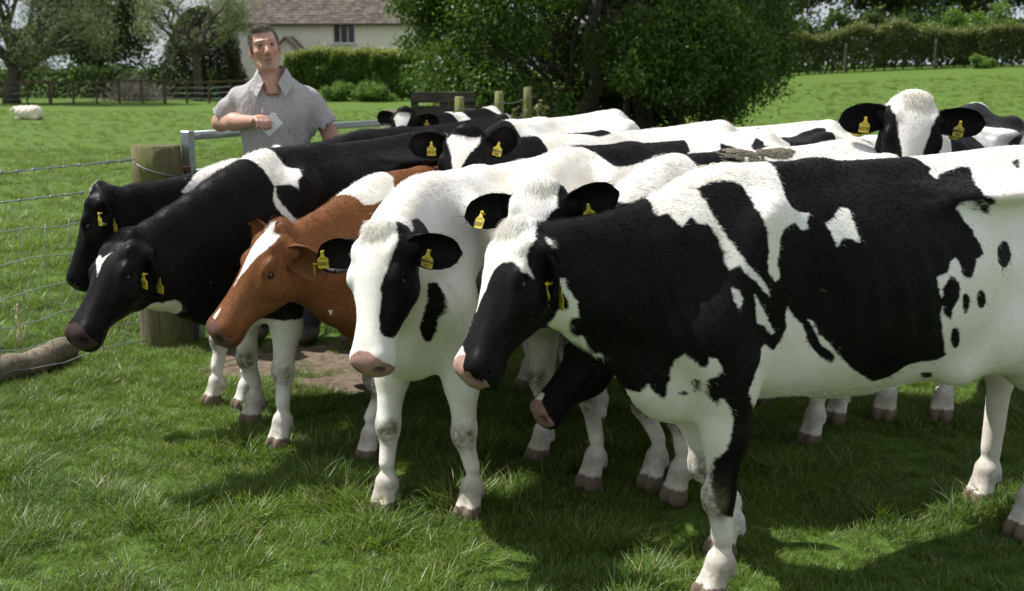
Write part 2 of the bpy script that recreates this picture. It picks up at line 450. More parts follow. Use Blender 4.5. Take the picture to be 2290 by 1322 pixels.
    for i in range(L - 1):
        t = (i + .5) / (L - 1)
        up = np.array((0, 0, 1.0)) * (1 - t) + (n * .5 - d * .6 + np.array((0, 0, .5))) * t
        f.eseg(cv[i], cv[i + 1], up, (hh[i], ww[i]), (hh[i + 1], ww[i + 1]), .05)
    # crest and dewlap
    for i in range(L - 1):
        q0, q1 = .86 - .34 * (i / (L - 1)) ** 2, .86 - .34 * ((i + 1) / (L - 1)) ** 2
        f.cone(cv[i] + (0, 0, hh[i] * q0), cv[i + 1] + (0, 0, hh[i + 1] * q1), .036, .033, .06)
    dl = [cv[i] - np.array((0, 0, hh[i] * w_)) for i, w_ in ((1, 1.12), (3, 1.14), (5, 1.10), (6, 1.02))]
    f.cone((.20, 0, .61), dl[0], .050, .040, .09); f.cone((.25, 0, .67), (.15, 0, .60), .055, .05, .10)
    for i in range(3): f.cone(dl[i], dl[i + 1], .036, .03, .07)
    # head
    f.loft(P, d, n, np.array(HEAD_ST) * hz * np.array((1, 1, 1, 1.07)), .028, pt=2.7, pb=2.1, taper_b=.36, taper_t=.10)
    Mh = np.stack([d, la, n])
    f.ell(hp(-.008, 0, -.010), np.array((.042, .066, .028)) * hz, .03, M=Mh)                              # poll
    for sd in (-1, 1):
        f.ell(hp(.075, sd * .082, -.012), np.array((.035, .02, .022)) * hz, .03, M=Mh)                   # horn bud ridge
        f.ell(hp(.155, sd * .100, -.030), np.array((.040, .020, .022)) * hz, .022, M=Mh)                 # brow
        f.ell(hp(.19, sd * .094, -.105), np.array((.055, .025, .055)) * hz, .04, M=Mh)                   # cheek
        f.cone(hp(.21, sd * .084, -.075), hp(.305, sd * .066, -.085), .017, .014, .022)     # face crest
        f.ell(hp(.178, sd * .116, -.058), np.array((.024, .018, .017)) * hz, .012, M=Mh, sub=True)       # eye socket
        f.cone(hp(.152, sd * .104, -.052), hp(.178, sd * .112, -.036), .007, .0085, .008); f.cone(hp(.178, sd * .112, -.036), hp(.206, sd * .103, -.052), .0085, .006, .008)
        f.cone(hp(.155, sd * .104, -.068), hp(.20, sd * .102, -.072), .007, .006, .008)
        f.ell(hp(.445, sd * .043, -.072), np.array((.030, .026, .024)) * hz, .022, M=Mh)                 # nostril wing
        f.ell(hp(.480, sd * .046, -.090), np.array((.022, .017, .019)) * hz, .010, M=Mh, sub=True)       # nostril
        f.ell(hp(.455, sd * .062, -.098), np.array((.014, .018, .010)) * hz, .010, M=Mh, sub=True)
        f.cone(hp(.495, sd * .03, -.138), hp(.385, sd * .070, -.140), .006, .005, .010, sub=True)  # mouth
        f.cone(hp(.06, sd * .075, -.065), hp(.05, sd * .118, -.07), .042, .030, .03)        # ear root
    f.ell(hp(.435, 0, -.150), np.array((.045, .045, .022)) * hz, .03, M=Mh)                              # chin
    V, Q = f.mesh(3)
    Nv = vnormals(V, Q); x_, y_, z_ = V.T
    win = lambda q, a, b, s: np.clip((q - a) / s, 0, 1) * np.clip((b - q) / s, 0, 1)
    rib = .0032 * np.sin(2 * math.pi * (x_ + .22 * (1.0 - z_)) / .082) * win(x_, -.66, -.16, .12) * win(z_, .72, 1.12, .12) * np.clip(np.abs(Nv[:, 1]) * 1.5 - .3, 0, 1)
    fold = .0035 * np.sin(2 * math.pi * (x_ - .25 * (z_ - .9)) / .047) * win(x_, .14, .42, .08) * win(z_, .66, 1.02, .1)
    V = V + Nv * (rib + fold)[:, None]
    k = finish_cow(name, M, V, Q, P, d, n, la, hp, ears, h, ft, hz); return k

def ear_mesh(base, e, c, L=.19, W=.066, tip_drop=(0, 0, 0), nu=12, nv=9):
    e = vn(e); c = np.array(c, float); c = vn(c - e * (c @ e)); b = np.cross(c, e); td = np.array(tip_drop, float)
    V = []; F = []
    for side in (0, 1):
        for i in range(nu):
            u = i / (nu - 1); w = W * (np.interp(u, [0, .15, .4, .62, .82, .94, 1], [.48, .76, 1.0, .98, .80, .48, .06]))
            fm = R(np.interp(u, [0, .3, 1], [125, 85, 62]))
            for j in range(nv):
                fi = fm * (j / (nv - 1) * 2 - 1)
                th = .011 * (1 - u * .5) * (1 - (abs(fi) / fm) ** 4)
                r = w / max(math.sin(min(fm, R(90))), .6)
                p = base + e * (L * u) + b * (r * math.sin(fi)) + c * (r * (1 - math.cos(fi)) - w * .55) + td * u * u
                nrm = b * math.sin(fi) - c * math.cos(fi)
                V.append(p + nrm * (th if side else -th * .25))
    g = lambda s, i, j: s * nu * nv + i * nv + j
    for i in range(nu - 1):
        for j in range(nv - 1):
            F.append((g(0, i, j), g(0, i, j + 1), g(0, i + 1, j + 1), g(0, i + 1, j)))
            F.append((g(1, i, j), g(1, i + 1, j), g(1, i + 1, j + 1), g(1, i, j + 1)))
        F.append((g(0, i, 0), g(0, i + 1, 0), g(1, i + 1, 0), g(1, i, 0)))
        k = nv - 1; F.append((g(0, i, k), g(1, i, k), g(1, i + 1, k), g(0, i + 1, k)))
    for j in range(nv - 1):
        F.append((g(0, nu - 1, j), g(0, nu - 1, j + 1), g(1, nu - 1, j + 1), g(1, nu - 1, j)))
    return np.array(V), np.array(F), (base, e, c, b)

def finish_cow(name, M, V, Q, P, d, n, la, hp, ears, h, ft, hz):
    k = Cow(); k.name = name; k.M = M; k.P, k.d, k.n, k.la, k.hp = P, d, n, la, hp; k.h = h
    k.nbody = len(V)
    k.ear = {}
    earlen = np.zeros(len(V))
    for sd, key in ((1, 'l'), (-1, 'r')):
        ep = (ears or {}).get(key, {})
        ev = ep.get('e', (-.10, .95, -.22)); cvv = ep.get('c', (.35, .1, .9)); td = ep.get('drop', (0, 0, 0))
        loc = lambda q: d * q[0] + la * (q[1] * sd) + n * q[2]
        W3 = M.to_3x3().inverted(); wl = lambda q: np.array(W3 @ Vector(q))
        EV, EF, fr = ear_mesh(hp(.055, sd * .098, -.070), wl(ep['ew']) if 'ew' in ep else loc(ev), wl(ep['cw']) if 'cw' in ep else loc(cvv), L=ep.get('L', .195) * hz, W=ep.get('W', .064) * hz, tip_drop=np.array(td))
        fr = (*fr, ep.get('L', .195) * hz, ep.get('W', .064) * hz)
        Q = np.concatenate([Q, EF + len(V)]); V = np.concatenate([V, EV]); k.ear[key] = fr
    k.V, k.Q = V, Q
    k.N = vnormals(V, Q)
    r = V - P
    k.hs, k.hl, k.hn = r @ d / hz, r @ la / hz, r @ n / hz; k.hz = hz
    isbody = np.arange(len(V)) < k.nbody
    k.isear = ~isbody
    k.ishead = isbody & (k.hs > -.05) & (k.hs < .53) & (np.abs(k.hl) < .13) & (k.hn < .07) & (k.hn > -.265) & ((k.hs > .12) | (k.hn > -.13 - k.hs * .4))
    th = np.arctan2(V[:, 1], V[:, 2] - .92)
    k.T = np.stack([V[:, 0], th * .33], 1)
    k.H = np.stack([k.hs, np.arctan2(k.hl, k.hn + .095) * .1], 1)
    k.S = np.stack([V[:, 0], V[:, 2]], 1)
    # legs: vertices below the body line
    k.isleg = (V[:, 2] < .62) & ~k.ishead & ((V[:, 0] < -.7) | (np.abs(V[:, 0]) < .35) & (V[:, 2] < .56))
    k.isleft = V[:, 1] > 0
    return k

def win2(q, a, b, s=.02): return np.clip((q - a) / s, 0, 1) * np.clip((b - q) / s, 0, 1)
def paint_cow(k, base, pat, ear_black=True, pink=.0, red=False, knees=1.0, eye_pink=False):
    """pat: list of (region, value, polygon); region T torso, H head, L/Rr left/right legs in side view, D dark disc (local point, radius)"""
    fld = np.full(len(k.V), .2 if base else -.2)
    for reg, val, poly in pat:
        if reg == 'T': P, m = k.T, ~k.ishead & ~k.isear
        elif reg == 'H': P, m = k.H, k.ishead
        elif reg == 'L': P, m = k.S, k.isleft & ~k.ishead & ~k.isear & (k.V[:, 2] < .75)
        elif reg == 'R': P, m = k.S, ~k.isleft & ~k.ishead & ~k.isear & (k.V[:, 2] < .75)
        elif reg == 'S': P, m = k.S, k.isleft & ~k.ishead & ~k.isear
        elif reg == 'SH': P, m = k.S, k.isleft & ~k.isear
        elif reg[0] == 'Z':      # everything (not head) under a height
            sd = np.where(k.ishead | k.isear, -.2, poly - k.V[:, 2]); fld = np.maximum(fld, sd) if val else np.minimum(fld, -sd); continue
        elif reg == 'P':      # local ball
            c, r = poly; sd = r - np.linalg.norm(k.V - np.array(c), axis=1); sd = np.where(k.isear, -.2, sd); fld = np.maximum(fld, sd) if val else np.minimum(fld, -sd); continue
        sd = np.full(len(k.V), -.2); sd[m] = np.clip(poly_sd(P[m], poly), -.2, .2)
        fld = np.maximum(fld, sd) if val else np.minimum(fld, -sd)
    for fr in k.ear.values():
        if ear_black: fld = np.maximum(fld, np.where(k.isear, -.2, .050 - np.linalg.norm(k.V - (fr[0] + fr[1] * .02), axis=1)))
    fld[k.isear] = .2 if ear_black else -.2
    k.black = fld
    hs, hl, hn = k.hs, k.hl, k.hn
    nose = np.where(k.ishead, np.minimum(np.minimum(hs - .430 - 5.5 * hl ** 2, (hn + .132) * .8), .05), -.2)
    k.nose = nose
    z = k.V[:, 2]
    kn = np.exp(-((z - .320) / .055) ** 2) * (k.V[:, 0] > -.4) * np.clip(k.N[:, 0] * 2 + .3, 0, 1) * 1.3 + np.exp(-((z - .11) / .06) ** 2) * .55
    kn *= knees * (~k.ishead)
    k.dirt = np.clip(kn, 0, 1)
    k.hoof = np.where((z < .062) & ~k.ishead, 1.0, 0.0)
    k.nostril = np.zeros(len(k.V))
    for q in (-1, 1): k.nostril = np.maximum(k.nostril, k.ishead * np.exp(-(((hs - .481) / .020) ** 2 + ((hl - q * .047) / .015) ** 2 + ((hn + .092) / .015) ** 2)) * 1.3)
    for q in (-1, 1): k.nostril = np.maximum(k.nostril, .75 * k.ishead * win2(hs, .385, .49) * np.exp(-((hn + .1395) / .006) ** 2))
    k.nostril = np.clip(k.nostril, 0, 1)
    k.inner = np.where(k.isear, 1.0, 0.0)
    return k

def coat_material(name, dark, nose_pink, white=(.80, .785, .75), dark2=None, nose_col=(.43, .255, .215)):
    m = NT(name); o = m.coord('Object')
    n1 = m.noise(38, 3, .65, m.mapping(o, (.55, 1, 1))); n2 = m.noise(150, 2, .6, m.mapping(o, (.35, 1, .8))); n3 = m.noise(7, 3, .5, o)
    dist = m.math('ADD', m.math('MULTIPLY', m.math('SUBTRACT', n1, .5), .016), m.math('MULTIPLY', m.math('SUBTRACT', n2, .5), .010))
    fac = m.rng(m.math('ADD', m.attr('black'), dist), -.005, .005, smooth=True)
    wcol = m.mix(m.rng(n3, .35, .75), white, (white[0] * .96, white[1] * .90, white[2] * .82))
    wcol = m.mix(m.rng(n2, .35, .7, 0, .22), wcol, (white[0] * .88, white[1] * .86, white[2] * .82))
    zz = m.n('SeparateXYZ'); m.set(zz.inputs[0], o)
    grime = m.math('MULTIPLY', m.rng(zz.outputs['Z'], .95, .45), m.rng(m.noise(4.5, 5, .65, o), .42, .70, 0, .55))
    wcol = m.mix(grime, wcol, (.50, .43, .31)); wcol = m.mix(m.rng(m.noise(3.1, 4, .6, m.mapping(o, loc=(3, 1, 2))), .55, .72, 0, .35), wcol, (.62, .53, .40))
    d2 = dark2 or tuple(min(1, q * 1.9) for q in dark)
    dcol = m.mix(m.rng(n3, .3, .7), dark, d2); dcol = m.mix(m.rng(n2, .35, .75, 0, .7), dcol, tuple(q * .55 for q in dark))
    c = m.mix(fac, wcol, dcol)
    nf = m.rng(m.math('ADD', m.attr('nose'), m.math('MULTIPLY', m.math('SUBTRACT', n1, .5), .02)), -.004, .004, smooth=True)
    nosec = m.mix(m.math('MULTIPLY', fac, 1.0 - nose_pink), nose_col, (.018, .015, .016)) if nose_pink < 1 else nose_col
    nosec = m.mix(m.rng(m.noise(420, 2, .5, o), .4, .6, 0, .45), nosec, (.16, .095, .08)); nosec = m.mix(m.rng(n1, .5, .7, 0, .4), nosec, (.10, .07, .06))
    c = m.mix(nf, c, nosec)
    dn = m.math('MULTIPLY', m.attr('dirt'), m.rng(m.math('ADD', m.math('MULTIPLY', n1, .6), m.math('MULTIPLY', n3, .5)), .36, .62, 0, .92))
    c = m.mix(dn, c, (.135, .10, .06))
    c = m.mix(m.attr('hoof'), c, (.17, .125, .095))
    fleck = m.math('MULTIPLY', m.rng(m.noise(30, 4, .7, m.mapping(o, loc=(1.7, 0, .4))), .66, .71, 0, .8), m.rng(m.noise(2.3, 2, .5, m.mapping(o, loc=(5, 2, 0))), .48, .62))
    c = m.mix(fleck, c, (.14, .105, .065))
    c = m.mix(m.attr('nostril'), c, (.016, .011, .011))
    m.col(c)
    m.p(Roughness=m.mix(nf, m.mix(fac, (.75,) * 3, (.42,) * 3), (.30,) * 3)); m.b.inputs['Specular IOR Level'].default_value = .05
    fur = m.noise(260, 3, .65, m.mapping(o, (.22, 1, .55)))
    und = m.noise(16, 3, .5, o)
    m.bump(m.math('ADD', m.math('MULTIPLY', fur, .30), m.math('MULTIPLY', und, .55)), .18, .010)
    return m.m

def hair_for(k, mat, count, root_obj, rng, lmul=1.0, poll_n=900, poll_len=.06):
    nb = k.nbody; V, N = k.V, k.N
    wgt = np.ones(len(V)); wgt[k.isear] = 1.6
    wgt[:nb][(V[:nb, 2] < .06)] = 0; wgt[k.ishead & (k.hs > .425)] = .0
    wgt[N[:, 2] > .55] *= 1.8
    idx = rng.choice(len(V), count, p=wgt / wgt.sum())
    # poll tuft
    tf = np.where(k.ishead & (k.hs < .035) & (np.abs(k.hl) < .06) & (k.hn > -.07))[0]
    if len(tf) and poll_n: ti = rng.choice(tf, poll_n)
    else: ti = np.zeros(0, int)
    allid = np.concatenate([idx, ti]); n_ = len(allid); ispoll = np.arange(n_) >= count
    nn_ = N[allid]
    p = V[allid] + np.cross(nn_, rng.normal(size=(n_, 3))) * k.h * .6
    flow = np.tile(np.array([-1.0, 0, -.42]), (n_, 1)); flow[:, 1] = np.sign(p[:, 1]) * .05
    leg = k.isleg[allid]; flow[leg] = (-.1, 0, -1)
    hd = k.ishead[allid]; s_ = k.hs[allid]
    flow[hd & (s_ < .19)] = -k.d; flow[hd & (s_ >= .19)] = k.d
    er = k.isear[allid]
    for key, sd in (('l', 1), ('r', -1)):
        mk = er & ((p - k.P) @ k.la * sd > 0); flow[mk] = k.ear[key][1]
    flow += rng.normal(scale=.20, size=(n_, 3))
    flow -= nn_ * (flow * nn_).sum(1, keepdims=True); flow /= np.linalg.norm(flow, axis=1, keepdims=True) + 1e-9
    ln = np.full(n_, .014); top = (nn_[:, 2] > .75) & (p[:, 2] > .95) & ~hd & ~er; ln[top] = .014
    crest = top & (p[:, 0] > .05); ln[crest] = .024
    ln[leg] = .009; ln[hd] = .008; ln[hd & (s_ < .12)] = .014; ln[er] = .018
    ln[(nn_[:, 2] < -.5) & ~leg & ~hd] = .022
    ln *= rng.uniform(.6, 1.3, n_) * lmul
    lift = np.full(n_, .12); lift[hd | leg] = .10; lift[er] = .5; lift[top] = .24; lift[crest] = .40
    ln[ispoll] = rng.uniform(.5, 1.1, ispoll.sum()) * poll_len; lift[ispoll] = .32
    fr_ = p - k.P; flow[ispoll] = (k.d * .95 + np.sign(rng.normal(size=(ispoll.sum(), 1))) * k.la * .25 + rng.normal(scale=.35, size=(ispoll.sum(), 3)))
    d0 = flow + nn_ * lift[:, None]; d0 /= np.linalg.norm(d0, axis=1, keepdims=True)
    g = np.zeros((n_, 3)); g[:, 2] = -.35
    g[ispoll, 2] = -1.1
    pts = np.stack([p - nn_ * .002, p + d0 * (ln * .5)[:, None], p + (d0 + flow * .25 + g * .5) / np.linalg.norm(d0 + flow * .25 + g * .5, axis=1, keepdims=True) * ln[:, None]], 1)
    hc = bpy.data.hair_curves.new("coat_hair"); hc.add_curves([3] * n_)
    hc.points.foreach_set("position", pts.astype(np.float32).ravel())
    rad = np.tile(np.array([.00042, .00036, .0001], np.float32), n_); rad *= lmul
    ra = hc.attributes.get('radius') or hc.attributes.new('radius', 'FLOAT', 'POINT'); ra.data.foreach_set('value', rad)
    for an, av in (('black', k.black), ('nose', k.nose), ('dirt', k.dirt), ('hoof', k.hoof), ('nostril', k.nostril)):
        q = av[allid].astype(np.float32)
        at = hc.attributes.new(an, 'FLOAT', 'CURVE'); at.data.foreach_set('value', q)
    hc.materials.append(mat)
    o = bpy.data.objects.new("coat_hair", hc); tag(o, kind="stuff"); link(o, root_obj)
    return o

def eye_mesh():
    me = bpy.data.meshes.new("eye"); vs = []; fs = []; nr, nsg = 8, 14
    for i in range(nr + 1):
        t = math.pi * i / nr
        for j in range(nsg):
            p = 2 * math.pi * j / nsg; vs.append((math.sin(t) * math.cos(p), math.sin(t) * math.sin(p), math.cos(t)))
    for i in range(nr):
        for j in range(nsg):
            j2 = (j + 1) % nsg; fs.append((i*nsg+j, (i+1)*nsg+j, (i+1)*nsg+j2, i*nsg+j2))
    me.from_pydata(vs, [], fs); me.update()
    me.polygons.foreach_set("use_smooth", np.ones(len(me.polygons), dtype=bool)); return me
EYE_ME = eye_mesh()
_e = NT("cow_eye"); _e.col((.012, .009, .008)); _e.p(Roughness=.08); EYE_ME.materials.append(_e.m)

# yellow ear tag
def tag_plate_mesh(mat):
    out = [(-.0075, .028), (-.0085, .014), (-.012, .006), (-.024, -.002), (-.027, -.008), (-.0275, -.044), (-.024, -.049), (.024, -.049), (.0275, -.044), (.027, -.008), (.024, -.002), (.012, .006), (.0085, .014), (.0075, .028), (.006, .034), (0, .036), (-.006, .034)]
    n = len(out); t = .0012
    bow = lambda x, y: -.004 * (x / .027) ** 2 - .0025 * (y / .049) ** 2
    V = [(x, y, t + bow(x, y)) for x, y in out] + [(x, y, -t + bow(x, y)) for x, y in out]
    F = [tuple(reversed(range(n))), tuple(range(n, 2 * n))] + [(i, (i + 1) % n, n + (i + 1) % n, n + i) for i in range(n)]
    me = bpy.data.meshes.new("ear_tag"); me.from_pydata(V, [], F); me.update(); me.materials.append(mat); return me
_t = NT("tag_yellow_plastic"); _t.col(_t.mix(_t.rng(_t.noise(60, 4, .6, _t.coord()), .4, .75, 0, .6), (.60, .48, .04), (.40, .31, .04))); _t.p(Roughness=.42); _t.b.inputs['Subsurface Weight'].default_value = .0
TAG_ME = tag_plate_mesh(_t.m)
_k = NT("tag_ink"); _k.col((.02, .02, .024)); _k.p(Roughness=.6); INK = _k.m
_txt = {}
def text_mesh(s, size, bold=.0):
    key = (s, size)
    if key in _txt: return _txt[key]
    cu = bpy.data.curves.new("lettering", 'FONT'); cu.body = s; cu.size = size; cu.align_x = 'CENTER'; cu.align_y = 'CENTER'; cu.resolution_u = 2; cu.offset = bold
    o = bpy.data.objects.new("lettering_tmp", cu); C.objects.link(o)
    dg = bpy.context.evaluated_depsgraph_get(); me = bpy.data.meshes.new_from_object(o.evaluated_get(dg)); me.name = "lettering"
    bpy.data.objects.remove(o, do_unlink=True); me.materials.clear(); me.materials.append(INK)
    _txt[key] = me; return me
def add_tag(k, root, key, lines, u=.5, v=0.0, out=.050, tilt=0.0, twin=True, face=None, size=.74):
    base, e, c, b, EL, EW = k.ear[key]
    M3 = k.M.to_3x3()
    p = base + e * (EL * u) + b * v - c * (EW * .5) + c * out
    upw = np.array(M3.inverted() @ Vector((0, 0, 1))); upw = vn(upw)
    nrm = c.copy() if face is None else vn(np.array(M3.inverted() @ Vector(face)))
    nrm = vn(nrm - upw * (nrm @ upw) * .8); up = vn(upw - nrm * (upw @ nrm)); rt = np.cross(up, nrm)
    ct, stt = math.cos(tilt), math.sin(tilt)
    rt, up = rt * ct + up * stt, up * ct - rt * stt
    mk = lambda q: Matrix(((rt[0], up[0], nrm[0], q[0]), (rt[1], up[1], nrm[1], q[1]), (rt[2], up[2], nrm[2], q[2]), (0, 0, 0, 1)))
    o = bpy.data.objects.new("ear_tag", TAG_ME); link(o, root); o.matrix_local = mk(p - up * .026 * size) @ Matrix.Scale(size, 4)
    for s_, sz, yy, bold in lines:
        me = text_mesh(s_, sz, bold); t = bpy.data.objects.new("lettering", me); link(t, o); t.location = (0, yy, .0016 - .0025 * (yy / .049) ** 2)
    st = MB(); st.tube([(0, .027, -.022), (0, .027, .006)], .0052, 10); stud = st.build("stud", TAG_ME.materials[0], o, True)
    if twin:
        q = p - c * (.028 + out) - up * .034 * size + rt * .006
        o2 = bpy.data.objects.new("ear_tag", TAG_ME); link(o2, root); o2.matrix_local = mk(q) @ Matrix.Scale(size, 4)
    return o

def link_cow(k, mat, label, rng, hairs, group="heifers crowding in front of the gate", poll_n=900, lmul=1.0, poll_len=.055, parts=True):
    attrs = dict(black=k.black, nose=k.nose, dirt=k.dirt, hoof=k.hoof, nostril=k.nostril)
    o = mesh_obj("cow", k.V, k.Q, mat, None, True, attrs)
    o.matrix_world = k.M
    tag(o, label, "cow", group)
    if parts:
        for sd in (1, -1):
            e = bpy.data.objects.new("eye", EYE_ME); link(e, o); p = k.hp(.178, sd * .0975, -.056)
            e.location = p; e.scale = (.0185 * k.hz,) * 3
    if hairs: hair_for(k, mat, hairs, o, rng, lmul, poll_n, poll_len)
    return o
# ------------------------------------------------------------------ the herd
RG = np.random.default_rng(7)
FU = 2544.0
def px(x, y, Yd):
    """world point on the view ray of photo position (x, y) at distance Yd ahead"""
    u, v = (x - 1145) / FU, (y - 661) / FU
    cp, sp = math.cos(PITCH), math.sin(PITCH)
    dy, dz = cp - v * sp, -sp - v * cp
    t = Yd / dy
    return Vector((u * t, Yd, CAM_H + dz * t))
def gp(x, y):
    u, v = (x - 1145) / FU, (y - 661) / FU
    cp, sp = math.cos(PITCH), math.sin(PITCH)
    t = CAM_H / (sp + v * cp); return (u * t, (cp - v * sp) * t)
EAR_SIDE = dict(e=(-.12, .50, -.70), c=(.75, .65, .1), drop=(0, 0, -.03))
HERD = {}
def spec(key, **kw): HERD[key] = kw
spec('A', pos=(.645, 3.355), deg=203.5, s=1.03, h=.008, poll=px(1152, 508, 3.10), mz=px(1000, 812, 2.90), brow=(-.80, -.42, .52), sag=.10,
     feet=dict(fl=gp(1598, 1345), fr=gp(1622, 1245), hr=gp(2195, 1130), hl=gp(2290, 1200)),
     ears=dict(l=dict(ew=(.12, -.45, -.85), cw=(-.65, -.7, 0), W=.05, L=.165)))
spec('B', pos=(-.27, 4.02), deg=240, s=.96, h=.008, poll=px(842, 512, 3.52), mz=px(788, 818, 3.32), brow=(-.54, -.82, .22),
     feet=dict(fr=gp(862, 1150), fl=gp(1052, 1160)),
     ears=dict(r=dict(e=(.06, .97, -.02), c=(.4, .0, .9), L=.23), l=dict(e=(.02, .85, -.30), c=(.4, .1, .9))))
spec('C', pos=(.27, 4.60), deg=221, s=1.0, h=.010, poll=px(1205, 416, 3.82), mz=px(1172, 710, 3.60), brow=(-.22, -.95, .35),
     feet=dict(fl=gp(1325, 1090), fr=gp(1210, 1030)),
     ears=dict(r=dict(ew=(-.88, -.40, -.14), cw=(-.3, -.9, .2)), l=dict(ew=(.9, -.15, .30), cw=(.1, -.9, .1))))
spec('N', pos=(.60, 4.17), deg=218, s=1.0, h=.011, poll=px(1345, 715, 4.08), mz=px(1172, 905, 3.93), brow=(-.75, -.35, .6),
     feet=dict(fl=gp(1515, 1120), fr=gp(1462, 1090), hl=gp(1815, 995), hr=gp(1872, 945)))
spec('D', pos=(.22, 5.42), deg=221, s=1.0, h=.011, poll=px(1045, 292, 4.95), mz=px(998, 500, 4.72), brow=(-.20, -.9, .45),
     ears=dict(r=dict(ew=(-.95, -.2, .05), cw=(-.1, -.95, .1), W=.064), l=dict(ew=(.75, -.2, .45), cw=(.2, -.95, .1), L=.165)))
spec('H', pos=(1.86, 5.22), deg=238, s=1.07, h=.010, poll=px(2050, 222, 4.72), mz=px(2040, 480, 4.50), brow=(-.03, -.97, .25),
     feet=dict(fr=gp(1978, 940), fl=gp(2105, 940)),
     ears=dict(r=dict(ew=(-.93, -.12, -.10), cw=(-.1, -.95, .1), W=.062, L=.20), l=dict(ew=(.93, -.12, -.04), cw=(.1, -.95, .1), W=.06, L=.20)))
spec('J', pos=(-.53, 4.70), deg=239, s=.91, h=.009, poll=px(620, 506, 4.28), mz=px(462, 702, 4.12), brow=(-.66, -.52, .58), sag=.04, hz=1.06, nf=1.22,
     feet=dict(fr=gp(872, 1000), fl=gp(826, 1030)),
     ears=dict(r=dict(ew=(-.55, .45, .45), cw=(-.6, -.7, .0), L=.13, W=.05), l=dict(ew=(.75, -.45, -.35), cw=(-.3, -.8, -.1))))
spec('K', pos=(-1.02, 4.85), deg=238, s=.98, h=.009, poll=px(280, 526, 4.28), mz=px(158, 704, 4.04), brow=(-.50, -.68, .55), sag=.03, hz=.92, nf=1.32,
     feet=dict(fr=gp(568, 950), fl=gp(630, 1003)),
     ears=dict(l=dict(ew=(.30, -.45, -.75), cw=(-.3, -.9, .0), L=.15, W=.045)))
spec('L', pos=(-1.22, 5.32), deg=221, s=.92, h=.010, poll=px(216, 422, 4.92), mz=px(140, 592, 4.86), brow=(-.95, -.10, .40), sag=.03, hz=.95, nf=1.15,
     feet=dict(fr=gp(482, 905), fl=gp(548, 915)),
     ears=dict(l=dict(ew=(.30, -.55, -.55), cw=(-.3, -.9, .0), L=.13, W=.045)))
spec('M', pos=(-.80, 6.45), deg=236, s=.97, h=.014, poll=px(612, 340, 5.85), mz=px(560, 515, 5.7), brow=(-.7, -.2, .6))
spec('E', pos=(.0, 6.75), deg=235, s=1.0, h=.014, poll=(-.30, 6.25, 1.02), mz=(-.42, 6.15, .60), brow=(-.5, -.6, .5))
spec('F', pos=(-.62, 8.95), deg=247, s=.95, h=.014, poll=px(905, 248, 8.45), mz=px(885, 370, 8.3), brow=(-.2, -.9, .3))
spec('G', pos=(.82, 6.28), deg=206, s=.98, h=.014, poll=(.28, 5.98, .98), mz=(.12, 5.86, .58), brow=(-.6, -.4, .5))
spec('I', pos=(2.64, 5.12), deg=248, s=1.0, h=.014, poll=(2.42, 4.58, 1.10), mz=(2.36, 4.42, .70), brow=(0, -.9, .4))
